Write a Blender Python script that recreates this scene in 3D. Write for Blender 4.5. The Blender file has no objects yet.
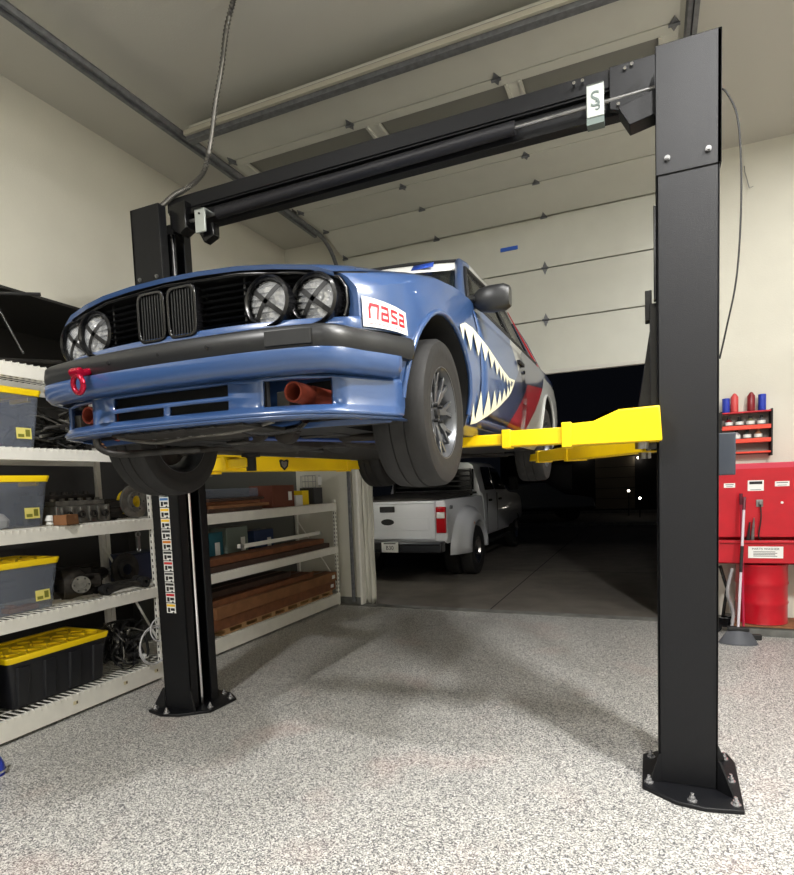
import bpy, bmesh, math, random
from mathutils import Vector, Matrix
random.seed(7)
PI = math.pi
SC = bpy.context.scene
COL = SC.collection

# ---------------------------------------------------------------- camera
cam_d = bpy.data.cameras.new('camera'); cam = bpy.data.objects.new('camera', cam_d); COL.objects.link(cam)
cam_d.sensor_fit = 'HORIZONTAL'; cam_d.sensor_width = 36.0
cam_d.lens = 585.58 / 794 * 36.0
cam_d.shift_y = 91.5 / 794
cam_d.clip_start = 0.05; cam_d.clip_end = 300
def cam_axes(yaw, pitch, roll):
    f0 = Vector((-math.sin(yaw), math.cos(yaw), 0)); r0 = Vector((math.cos(yaw), math.sin(yaw), 0)); u0 = Vector((0, 0, 1))
    f = f0 * math.cos(pitch) + u0 * math.sin(pitch); u = u0 * math.cos(pitch) - f0 * math.sin(pitch)
    r = r0 * math.cos(roll) + u * math.sin(roll); uu = u * math.cos(roll) - r0 * math.sin(roll)
    return r, uu, f
_r, _u, _f = cam_axes(0.40661, -0.07562, -0.03835)
_m = Matrix((_r, _u, -_f)).transposed().to_4x4(); _m.translation = Vector((3.0192, -3.1176, 1.5))
cam.matrix_world = _m
SC.camera = cam

# ---------------------------------------------------------------- world, lights, exposure
w = bpy.data.worlds.new('night'); SC.world = w; w.use_nodes = True
w.node_tree.nodes['Background'].inputs[0].default_value = (0.012, 0.014, 0.020, 1)
w.node_tree.nodes['Background'].inputs[1].default_value = 0.15
def area(name, loc, size, power, col=(1, .985, .96), rot=(0, 0, 0)):
    d = bpy.data.lights.new(name, 'AREA'); d.shape = 'RECTANGLE'; d.size, d.size_y = size; d.energy = power; d.color = col
    o = bpy.data.objects.new(name, d); o.location = loc; o.rotation_euler = rot; COL.objects.link(o); return o
area('ceiling_lamp', (4.9, -1.75, 4.46), (.10, .5), 275)
area('ceiling_lamp', (3.4, -1.75, 4.46), (.12, .6), 100)
area('ceiling_lamp', (1.0, -3.9, 4.46), (.4, .12), 190)
area('ceiling_lamp', (3.3, -5.2, 4.46), (1.2, .25), 45)
area('ceiling_lamp', (4.4, 1.9, 4.46), (.2, .6), 30)
area('truck_fill', (-.75, 3.75, 2.1), (.12, .2), 30, rot=(math.radians(-80), 0, 0))  # added fill to brighten the truck's rear, no fixture there
SC.view_settings.view_transform = 'Standard'; SC.view_settings.look = 'None'
SC.view_settings.gamma = 1; SC.view_settings.use_curve_mapping = False
SC.view_settings.exposure = 0.1

# ---------------------------------------------------------------- materials
def lin(c):
    c = c / 255.0
    return c / 12.92 if c <= .04045 else ((c + .055) / 1.055) ** 2.4
def rgb(r, g, b): return (lin(r), lin(g), lin(b), 1)
MATS = {}
def mat(name, c, rough=.5, metal=0, coat=0, bump=0, bscale=60, noise=0, nscale=8, trans=0, emit=None, es=1, alpha=1, spec=.5, c2=None):
    if name in MATS: return MATS[name]
    m = bpy.data.materials.new(name); m.use_nodes = True; nt = m.node_tree; b = nt.nodes['Principled BSDF']
    col = rgb(*c); b.inputs['Base Color'].default_value = col
    b.inputs['Roughness'].default_value = rough; b.inputs['Metallic'].default_value = metal
    b.inputs['Coat Weight'].default_value = coat; b.inputs['Coat Roughness'].default_value = .06
    b.inputs['Transmission Weight'].default_value = trans; b.inputs['Alpha'].default_value = alpha
    b.inputs['Specular IOR Level'].default_value = spec
    if emit: b.inputs['Emission Color'].default_value = rgb(*emit); b.inputs['Emission Strength'].default_value = es
    tc = nt.nodes.new('ShaderNodeTexCoord')
    if noise or c2:
        n = nt.nodes.new('ShaderNodeTexNoise'); n.inputs['Scale'].default_value = nscale; n.inputs['Detail'].default_value = 5
        nt.links.new(tc.outputs['Object'], n.inputs['Vector'])
        rp = nt.nodes.new('ShaderNodeValToRGB'); rp.color_ramp.elements[0].position = .35; rp.color_ramp.elements[1].position = .65
        k = 1 - noise
        e0 = rgb(*c2) if c2 else (col[0] * k, col[1] * k, col[2] * k, 1)
        rp.color_ramp.elements[0].color = e0; rp.color_ramp.elements[1].color = col
        nt.links.new(n.outputs['Fac'], rp.inputs[0]); nt.links.new(rp.outputs[0], b.inputs['Base Color'])
    if bump:
        n2 = nt.nodes.new('ShaderNodeTexNoise'); n2.inputs['Scale'].default_value = bscale; n2.inputs['Detail'].default_value = 3
        nt.links.new(tc.outputs['Object'], n2.inputs['Vector'])
        bp = nt.nodes.new('ShaderNodeBump'); bp.inputs['Strength'].default_value = bump; bp.inputs['Distance'].default_value = .005
        nt.links.new(n2.outputs['Fac'], bp.inputs['Height']); nt.links.new(bp.outputs[0], b.inputs['Normal'])
    MATS[name] = m; return m
WALL = mat('wall_paint', (216, 213, 200), .75, bump=.25, bscale=90, noise=.04, nscale=3)
CEIL = mat('ceiling_paint', (190, 188, 179), .8, bump=.2, bscale=90)
WHITE = mat('white_shelf', (232, 230, 222), .45, noise=.06, nscale=12)
DOORW = mat('door_panel_paint', (196, 196, 186), .5, bump=.15, bscale=120, noise=.04, nscale=5)
BLK = mat('black_powder_coat', (6, 7, 12), .5, bump=.22, bscale=420, spec=.38)
BLKG = mat('black_gloss', (14, 14, 16), .22)
BLKM = mat('black_matte', (20, 20, 21), .7)
VOID = mat('dark_void', (7, 7, 8), .9)
RUB = mat('tyre_rubber', (30, 29, 29), .72, bump=.2, bscale=60, noise=.3, nscale=14)
RIM = mat('gunmetal_rim', (96, 98, 102), .32, .6)
STEEL = mat('steel', (150, 150, 150), .35, .9, noise=.3, nscale=20)
DSTEEL = mat('dark_steel', (62, 60, 58), .5, .6, noise=.5, nscale=18)
IRON = mat('greasy_iron', (48, 43, 38), .6, .4, noise=.6, nscale=22)
ALU = mat('cast_aluminium', (120, 118, 112), .5, .5, noise=.45, nscale=18)
GALV = mat('galvanised_steel', (118, 120, 124), .45, .45, noise=.3, nscale=25)
CHROME = mat('chrome', (225, 225, 228), .12, 1)
YEL = mat('safety_yellow', (250, 208, 4), .38, noise=.05)
YELP = mat('yellow_plastic', (244, 208, 8), .42)
BTOTE = mat('black_plastic', (20, 21, 26), .45)
RED = mat('red_enamel', (186, 10, 32), .32, noise=.1, nscale=10)
REDA = mat('red_anodised', (158, 8, 44), .25, .5)
ORANGE = mat('orange_silicone', (150, 62, 42), .7, noise=.3, nscale=30)
DIRT = mat('oily_casting', (52, 50, 48), .55, .3, noise=.5, nscale=16)
ORNG2 = mat('orange_red_plastic', (222, 66, 40), .45)
CARD = mat('cardboard', (136, 92, 58), .8, noise=.2, nscale=10)
CARD2 = mat('brown_wood', (124, 76, 46), .7, noise=.3, nscale=14)
DWOOD = mat('dark_wood', (70, 50, 40), .7, noise=.3, nscale=14)
PWHT = mat('printed_white', (228, 228, 224), .5)
INK = mat('ink_black', (25, 25, 25), .6)
INKR = mat('ink_red', (190, 20, 40), .5)
TEETH = mat('tooth_white', (232, 230, 205), .4)
BUMPR = mat('bumper_black', (28, 29, 31), .38)
TRUCKP = mat('truck_white_paint', (215, 217, 222), .3, coat=.6)
REDL = mat('red_lens', (170, 12, 22), .15, coat=.5)
BLUEC = mat('blue_plastic', (40, 60, 170), .35)
TEAL = mat('teal_box', (35, 95, 110), .6)
CONC = mat('concrete', (120, 120, 116), .85, noise=.3)
BRIS = mat('grey_bristles', (92, 94, 100), .8)
REDD = mat('dark_red_can', (130, 25, 35), .35)
PINK = mat('faded_red', (200, 70, 70), .4)
def glassmix(name, c, mixf, rough=.08):
    m = bpy.data.materials.new(name); m.use_nodes = True; nt = m.node_tree; b = nt.nodes['Principled BSDF']
    b.inputs['Base Color'].default_value = rgb(*c); b.inputs['Roughness'].default_value = rough
    t = nt.nodes.new('ShaderNodeBsdfTransparent'); mx = nt.nodes.new('ShaderNodeMixShader')
    mx.inputs[0].default_value = mixf
    nt.links.new(t.outputs[0], mx.inputs[1]); nt.links.new(b.outputs[0], mx.inputs[2])
    nt.links.new(mx.outputs[0], nt.nodes['Material Output'].inputs[0]); return m
GLASSD = glassmix('tinted_glass', (12, 16, 16), .55)
GLASST = glassmix('truck_glass', (10, 12, 14), .9)
TOTEC = glassmix('clear_plastic', (128, 136, 152), .45, .3)
LENS = glassmix('lamp_lens', (225, 228, 232), .16, .05)
def refl_mat():
    m = bpy.data.materials.new('lamp_reflector'); m.use_nodes = True; nt = m.node_tree; b = nt.nodes['Principled BSDF']
    b.inputs['Metallic'].default_value = .6; b.inputs['Roughness'].default_value = .25; b.inputs['Base Color'].default_value = rgb(235, 235, 232)
    tc = nt.nodes.new('ShaderNodeTexCoord'); v = nt.nodes.new('ShaderNodeTexVoronoi'); v.inputs['Scale'].default_value = 38
    bp = nt.nodes.new('ShaderNodeBump'); bp.inputs['Strength'].default_value = 1.0; bp.inputs['Distance'].default_value = .03
    nt.links.new(tc.outputs['Object'], v.inputs['Vector']); nt.links.new(v.outputs['Distance'], bp.inputs['Height']); nt.links.new(bp.outputs[0], b.inputs['Normal'])
    return m
REFL = refl_mat()
def floor_mat():
    m = bpy.data.materials.new('epoxy_flake_floor'); m.use_nodes = True; nt = m.node_tree; b = nt.nodes['Principled BSDF']
    tc = nt.nodes.new('ShaderNodeTexCoord')
    v = nt.nodes.new('ShaderNodeTexVoronoi'); v.inputs['Scale'].default_value = 190
    n = nt.nodes.new('ShaderNodeTexNoise'); n.inputs['Scale'].default_value = 260; n.inputs['Detail'].default_value = 2
    for q in (v, n): nt.links.new(tc.outputs['Object'], q.inputs['Vector'])
    sp = nt.nodes.new('ShaderNodeSeparateColor'); nt.links.new(v.outputs['Color'], sp.inputs[0])
    ad = nt.nodes.new('ShaderNodeMath'); ad.operation = 'MULTIPLY_ADD'; ad.inputs[1].default_value = .55; ad.inputs[2].default_value = -.27
    nt.links.new(n.outputs['Fac'], ad.inputs[0])
    a2 = nt.nodes.new('ShaderNodeMath'); a2.operation = 'ADD'; nt.links.new(ad.outputs[0], a2.inputs[0]); nt.links.new(sp.outputs[0], a2.inputs[1])
    r = nt.nodes.new('ShaderNodeValToRGB'); cr = r.color_ramp
    cr.elements[0].position = .0; cr.elements[0].color = rgb(66, 66, 69); cr.elements[1].position = .95; cr.elements[1].color = rgb(222, 221, 217)
    for p_, c_ in ((.20, (78, 78, 82)), (.32, (132, 132, 132)), (.55, (168, 166, 161)), (.75, (200, 198, 192))):
        e = cr.elements.new(p_); e.color = rgb(*c_)
    nt.links.new(a2.outputs[0], r.inputs[0])
    # faint rust coloured dust stains
    n3 = nt.nodes.new('ShaderNodeTexNoise'); n3.inputs['Scale'].default_value = 1.6; n3.inputs['Detail'].default_value = 4
    nt.links.new(tc.outputs['Object'], n3.inputs['Vector'])
    r3 = nt.nodes.new('ShaderNodeValToRGB'); r3.color_ramp.elements[0].position = .56; r3.color_ramp.elements[1].position = .74
    r3.color_ramp.elements[0].color = (0, 0, 0, 1); r3.color_ramp.elements[1].color = (.22, .22, .22, 1)
    nt.links.new(n3.outputs['Fac'], r3.inputs[0])
    mx = nt.nodes.new('ShaderNodeMix'); mx.data_type = 'RGBA'; nt.links.new(r3.outputs[0], mx.inputs[0])
    nt.links.new(r.outputs[0], mx.inputs[6]); mx.inputs[7].default_value = rgb(190, 150, 140)
    nt.links.new(mx.outputs[2], b.inputs['Base Color']); b.inputs['Roughness'].default_value = .42
    bp = nt.nodes.new('ShaderNodeBump'); bp.inputs['Strength'].default_value = .25; bp.inputs['Distance'].default_value = .003
    nt.links.new(a2.outputs[0], bp.inputs['Height']); nt.links.new(bp.outputs[0], b.inputs['Normal'])
    return m
FLOOR = floor_mat()
DRIVE = mat('driveway_concrete', (112, 106, 98), .85, noise=.25, nscale=3, bump=.3, bscale=80)

# ---------------------------------------------------------------- mesh builder
class MB:
    def __init__(s): s.v = []; s.f = []; s.mi = []; s.m = 0
    def add(s, vs, fs):
        o = len(s.v); s.v += [tuple(v) for v in vs]; s.f += [tuple(i + o for i in f) for f in fs]; s.mi += [s.m] * len(fs); return s
    def box(s, x0, x1, y0, y1, z0, z1, M=None):
        vs = [Vector((x, y, z)) for x in (x0, x1) for y in (y0, y1) for z in (z0, z1)]
        if M: vs = [M @ v for v in vs]
        return s.add(vs, [(0, 1, 3, 2), (4, 6, 7, 5), (0, 4, 5, 1), (2, 3, 7, 6), (0, 2, 6, 4), (1, 5, 7, 3)])
    def bar(s, p, q, wd, ht, up=(0, 0, 1)):
        p = Vector(p); q = Vector(q); d = (q - p); L = d.length; d.normalize(); u = Vector(up)
        if abs(d.dot(u)) > .99: u = Vector((1, 0, 0))
        a = d.cross(u).normalized(); b = a.cross(d).normalized()
        M = Matrix((a, d, b)).transposed().to_4x4(); M.translation = p
        return s.box(-wd / 2, wd / 2, 0, L, -ht / 2, ht / 2, M)
    def ring(s, c, a, b, r, n): return [c + a * (r * math.cos(2 * PI * i / n)) + b * (r * math.sin(2 * PI * i / n)) for i in range(n)]
    def tube(s, pts, r, n=10, caps=True, rr=None):
        P = [Vector(p) for p in pts]; vs = []; fs = []; pa = None
        for i, p in enumerate(P):
            d = (P[min(i + 1, len(P) - 1)] - P[max(i - 1, 0)]).normalized()
            if pa is None:
                u = Vector((0, 0, 1)) if abs(d.z) < .9 else Vector((1, 0, 0)); a = d.cross(u).normalized()
            else:
                a = (pa - d * pa.dot(d)).normalized()
            pa = a; b = d.cross(a)
            vs += s.ring(p, a, b, rr[i] if rr else r, n)
        for i in range(len(P) - 1):
            for k in range(n): fs.append((i * n + k, i * n + (k + 1) % n, (i + 1) * n + (k + 1) % n, (i + 1) * n + k))
        if caps: fs += [tuple(range(n))[::-1], tuple((len(P) - 1) * n + k for k in range(n))]
        return s.add(vs, fs)
    def cyl(s, p, q, r0, r1=None, n=24): return s.tube([p, q], r0, n, True, [r0, r0 if r1 is None else r1])
    def lathe(s, prof, o=(0, 0, 0), ax=(0, 0, 1), n=32, closed=False):
        o = Vector(o); ax = Vector(ax).normalized(); u = Vector((0, 0, 1)) if abs(ax.z) < .9 else Vector((1, 0, 0))
        a = ax.cross(u).normalized(); b = ax.cross(a); vs = []; fs = []; N = len(prof)
        for r, h in prof: vs += s.ring(o + ax * h, a, b, max(r, 1e-4), n)
        for i in range(N if closed else N - 1):
            j = (i + 1) % N
            for k in range(n): fs.append((i * n + k, j * n + k, j * n + (k + 1) % n, i * n + (k + 1) % n))
        if not closed: fs += [tuple(range(n)), tuple((N - 1) * n + k for k in range(n))[::-1]]
        return s.add(vs, fs)
    def torus(s, c, ax, R, r, n=28, m=8, a0=0, a1=2 * PI):
        c = Vector(c); ax = Vector(ax).normalized(); u = Vector((0, 0, 1)) if abs(ax.z) < .9 else Vector((1, 0, 0))
        a = ax.cross(u).normalized(); b = ax.cross(a)
        pts = [c + a * R * math.cos(a0 + (a1 - a0) * i / n) + b * R * math.sin(a0 + (a1 - a0) * i / n) for i in range(n + 1)]
        return s.tube(pts, r, m)
    def prism(s, poly, f0, f1):   # f0,f1 map (u,v) to 3d
        n = len(poly); vs = [f0(*p) for p in poly] + [f1(*p) for p in poly]
        return s.add(vs, [tuple(range(n))[::-1], tuple(range(n, 2 * n))] + [(i, (i + 1) % n, n + (i + 1) % n, n + i) for i in range(n)])
    def grid(s, rows, thick=None):
        n = len(rows[0]); vs = [p for r in rows for p in r]; fs = []
        for i in range(len(rows) - 1):
            for k in range(n - 1): fs.append((i * n + k, i * n + k + 1, (i + 1) * n + k + 1, (i + 1) * n + k))
        return s.add(vs, fs)
    def build(s, name, mats, parent=None, bev=0, smooth=30, sub=0, solid=0, seg=2):
        me = bpy.data.meshes.new(name); me.from_pydata([tuple(v) for v in s.v], [], s.f)
        if not isinstance(mats, (list, tuple)): mats = [mats]
        for m_ in mats: me.materials.append(m_)
        me.polygons.foreach_set('material_index', s.mi)
        bm = bmesh.new(); bm.from_mesh(me); bmesh.ops.recalc_face_normals(bm, faces=bm.faces)
        if smooth:
            for f in bm.faces: f.smooth = True
            for e in bm.edges:
                if len(e.link_faces) == 2 and e.calc_face_angle(0) > math.radians(smooth): e.smooth = False
        bm.to_mesh(me); bm.free()
        o = bpy.data.objects.new(name, me); COL.objects.link(o)
        if parent: o.parent = parent
        if solid: md = o.modifiers.new('solid', 'SOLIDIFY'); md.thickness = solid; md.offset = 0
        if bev: md = o.modifiers.new('bevel', 'BEVEL'); md.width = bev; md.segments = seg; md.limit_method = 'ANGLE'; md.angle_limit = math.radians(40)
        if sub: md = o.modifiers.new('sub', 'SUBSURF'); md.levels = sub; md.render_levels = sub
        return o
def tag(o, label=None, cat=None, group=None, kind=None):
    for k, v in (('label', label), ('category', cat), ('group', group), ('kind', kind)):
        if v: o[k] = v
    return o
def empty(name, loc=(0, 0, 0), rz=0, label=None, cat=None, group=None, kind=None, rot=None):
    o = bpy.data.objects.new(name, None); o.location = loc; o.rotation_euler = rot or (0, 0, rz); o.empty_display_size = .1
    COL.objects.link(o); return tag(o, label, cat, group, kind)
def copy_tree(o, parent=None, loc=None, rot=None, label=None):
    c = o.copy(); COL.objects.link(c); c.parent = parent
    if loc is not None: c.location = loc
    if rot is not None: c.rotation_euler = rot
    if label: c['label'] = label
    for ch in list(o.children): copy_tree(ch, c)
    return c
def text(name, body, size, m, parent, M, ext=.001, align='CENTER', sx=1):
    cu = bpy.data.curves.new(name, 'FONT'); cu.body = body; cu.size = size; cu.extrude = ext; cu.align_x = align; cu.align_y = 'CENTER'
    t = bpy.data.objects.new(name, cu); COL.objects.link(t); dg = bpy.context.evaluated_depsgraph_get(); dg.update()
    me = bpy.data.meshes.new_from_object(t.evaluated_get(dg)); COL.objects.unlink(t); bpy.data.objects.remove(t)
    me.materials.clear(); me.materials.append(m); me.transform(M @ Matrix.Diagonal((sx, 1, 1, 1)))
    o = bpy.data.objects.new(name, me); COL.objects.link(o); o.parent = parent; return o
def frame(o, x, y):   # matrix with given origin, local x dir, local y dir
    x = Vector(x).normalized(); y = Vector(y); y = (y - x * x.dot(y)).normalized(); z = x.cross(y)
    M = Matrix((x, y, z)).transposed().to_4x4(); M.translation = Vector(o); return M
def interp(t, x):
    if x <= t[0][0]: return t[0][1]
    for (a, b), (c, d) in zip(t, t[1:]):
        if x <= c: return b + (d - b) * (x - a) / (c - a)
    return t[-1][1]

# ---------------------------------------------------------------- room
CZ = 4.53; FY = 3.45; LX = -1.22; RX = 5.4; BY = -7.6; RZ = 3.03
def struct(name, mb, m, bev=0, parent=None, **k):
    o = mb.build(name, m, parent, bev=bev, smooth=0, **k)
    if not parent: o['kind'] = 'structure'
    return o
struct('floor', MB().box(LX - 1.0, RX, BY, FY - .1, -.1, 0), FLOOR)
struct('ceiling', MB().box(LX - 1.1, RX + .1, BY - .1, FY + .15, CZ, CZ + .1), CEIL)
mb = MB(); mb.box(LX - 1.0, LX, BY, 1.6, RZ, CZ); mb.box(LX - 1.0, LX, 1.6, FY, RZ, CZ)
struct('wall_left', mb, WALL)
ALC = mat('alcove_shade_tone', (44, 42, 40), .85); GRYW = mat('lower_wall_grey', (92, 94, 90), .8)  # alcove: recess added for its shade, which the dark colour deepens
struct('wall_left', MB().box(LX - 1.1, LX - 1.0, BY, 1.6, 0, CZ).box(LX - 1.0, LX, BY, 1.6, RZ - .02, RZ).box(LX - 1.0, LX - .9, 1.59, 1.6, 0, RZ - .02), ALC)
struct('wall_left', MB().box(LX - 1.0, LX, 1.601, FY, 0, RZ), GRYW)
struct('wall_right', MB().box(RX, RX + .1, BY, FY, 0, CZ), WALL)
struct('wall_back', MB().box(LX - 1.0, RX, BY - .1, BY, 0, CZ), WALL)
mb = MB(); mb.box(LX, -.32, FY, FY + .15, 0, CZ); mb.box(3.2, RX, FY, FY + .15, 0, CZ); mb.box(-.32, 3.2, FY, FY + .15, 3.95, CZ)
struct('wall_front', mb, WALL)
struct('baseboard_front', MB().box(LX, -.32, FY - .012, FY, 0, .09), CONC)
struct('trim_1', MB().box(-.33, -.30, FY - .04, FY + .16, 0, 3.95), WHITE, bev=.005)
struct('trim_2', MB().box(3.18, 3.2, FY - .02, FY + .16, 0, 3.95), WHITE, bev=.005)
struct('trim_3', MB().box(-.32, 3.2, FY - .1, FY + .05, -.002, .006), CONC)
# driveway with saw-cut joints
struct('floor_driveway', MB().box(-14, 16, FY - .1, 40, -.12, -.004), DRIVE)
for i, (x0, x1, y0, y1) in enumerate(((1.30, 1.315, FY, 30), (-14, 16, 6.6, 6.615), (-14, 16, 12.0, 12.02), (4.6, 4.615, FY, 30))):
    struct('trim_%d' % (4 + i), MB().box(x0, x1, y0, y1, -.01, -.003), VOID)

# crinkled weather sheet hanging at the left jamb
rows = []
for i in range(30):
    z = .01 + 2.9 * i / 29; r = []
    for k in range(15):
        u = k / 14; x = -.30 + .16 * u
        r.append((x, 3.50 + .022 * math.sin(u * 17 + z * 1.3) + .01 * math.sin(z * 9 + u * 5), z + .012 * math.sin(u * 9)))
    rows.append(r)
tag(MB().grid(rows).build('plastic_sheet', mat('cloudy_sheet', (205, 203, 192), .5), solid=.004, smooth=60),
    'wrinkled off-white plastic sheet hanging down the left jamb of the garage opening', 'sheet')

# ---------------------------------------------------------------- sectional garage door
dr = empty('door_1', (1.435, 3.4, 2.65)); dr['kind'] = 'structure'
def D(v): return Vector(v) - Vector((1.435, 3.4, 2.65))
path = [(3.40, 2.65), (3.40, 3.185), (3.40, 3.72), (3.385, 4.24), (2.93, 4.385), (2.40, 4.385), (1.845, 4.385), (1.295, 4.385), (.79, 4.385)]
X0, X1 = -.35, 3.22
for i in range(8):
    (ya, za), (yb, zb) = path[i], path[i + 1]; a = Vector((0, ya, za)); b = Vector((0, yb, zb)); d = (b - a).normalized(); n = Vector((0, d.z, -d.y)) * -1
    n = Vector((0, -d.z, d.y)) if i < 3 else Vector((0, -d.z, d.y)); L = (b - a).length
    # n points to room side
    M = Matrix((Vector((1, 0, 0)), d, n)).transposed().to_4x4(); M.translation = D((0, ya, za))
    mb = MB(); g = .006
    win = (i == 6)
    if not win: mb.box(X0, X1, g, L - g, -.045, 0, M)
    else:
        xs = [X0, X0 + .11, .95, 1.05, 2.08, 2.18, X1 - .11, X1]
        mb.box(X0, X1, g, .09, -.045, 0, M); mb.box(X0, X1, L - .10, L - g, -.045, 0, M)
        for q in ((0, 1), (2, 3), (4, 5), (6, 7)): mb.box(xs[q[0]], xs[q[1]], .09, L - .10, -.045, 0, M)
        for q in ((1, 2), (3, 4), (5, 6)):
            for e in (0, 1): mb.box(xs[q[e]] - .012, xs[q[e]] + .012, .08, L - .09, -.01, .012, M)
    p = mb.build('panel', DOORW, dr, bev=.003, smooth=0)
    if win:
        for q in ((1, 2), (3, 4), (5, 6)):
            MB().box(xs[q[0]] + .01, xs[q[1]] - .01, .09, L - .10, -.03, -.02, M).build('pane', mat('door_glass', (112, 111, 104), .35), p, smooth=0)
    if i > 0:
        for hx in (X0 + .03, .842, 2.03, X1 - .03):
            h = MB(); h.prism([(-.03, 0), (0, -.07), (.03, 0), (0, .07)], lambda u, v: M @ Vector((hx + u, v, 0)), lambda u, v: M @ Vector((hx + u, v, .008)))
            h.tube([M @ Vector((hx - .035, 0, .012)), M @ Vector((hx + .035, 0, .012))], .011, 8)
            h.build('hinge', GALV, dr)
(ya, za) = path[-1]
MB().box(X0, X1, -.03, .035, -.09, .0, Matrix.Translation(D((0, ya, za)))).build('stiffener_rail', GALV, dr, bev=.003)
MB().box(X0, X1, -.06, -.032, -.06, -.025, Matrix.Translation(D((0, ya, za)))).build('top_cap', mat('aged_cream', (172, 167, 152), .6), dr, bev=.003)
MB().box(X0, X1, -.035, .02, -.035, .004, Matrix.Translation(D((0, 3.4, 2.65)))).build('bottom_seal', mat('pale_rubber', (190, 188, 180), .6), dr, bev=.004)
MB().box(1.565, 1.75, 3.376, 3.3995, 3.965, 4.0, Matrix.Translation(-Vector((1.435, 3.4, 2.65)))).build('blue_tape', mat('blue_tape', (46, 92, 190), .6), dr, smooth=0)
for nm, xx in (('left', X0 - .055), ('right', X1 + .055)):
    t = MB(); pts = [(xx, -2.2, 4.37)] + [(xx, 2.9 - 1.0 * k / 4 * 0 - (4 - k) * .4, 4.37) for k in range(5)]
    pts = [(xx, y, 4.37) for y in (-2.2, -1, 0, 1, 2, 2.9)]
    for k in range(1, 9):
        a = PI / 2 * k / 8; pts.append((xx, 2.9 + .47 * math.sin(a), 3.90 + .47 * math.cos(a)))
    pts.append((xx, 3.37, .05))
    t.tube(pts, .026, 6)
    t.box(xx - (.05 if nm == 'left' else -.02), xx - (.02 if nm == 'left' else -.05), -2.2, 2.9, 4.33, 4.42)
    o = tag(t.build('door_track', GALV, smooth=40), 'galvanised garage door track running under the ceiling on the %s side of the door' % nm, 'track', 'garage door tracks')
    for y in (-1.9, 2.4):
        MB().box(xx - .02, xx + .02, y, y + .03, 4.39, CZ).build('hanger', GALV, o, smooth=0)
for yy in (0,): pass
def spl(key, n):
    K = [Vector(k) for k in key]; out = []
    for i in range(len(K) - 1):
        p0 = K[max(i - 1, 0)]; p1 = K[i]; p2 = K[i + 1]; p3 = K[min(i + 2, len(K) - 1)]
        for j in range(n):
            t = j / n; out.append(.5 * ((2 * p1) + (p2 - p0) * t + (2 * p0 - 5 * p1 + 4 * p2 - p3) * t * t + (3 * p1 - 3 * p2 + p3 - p0) * t ** 3))
    return out + [K[-1]]
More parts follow.
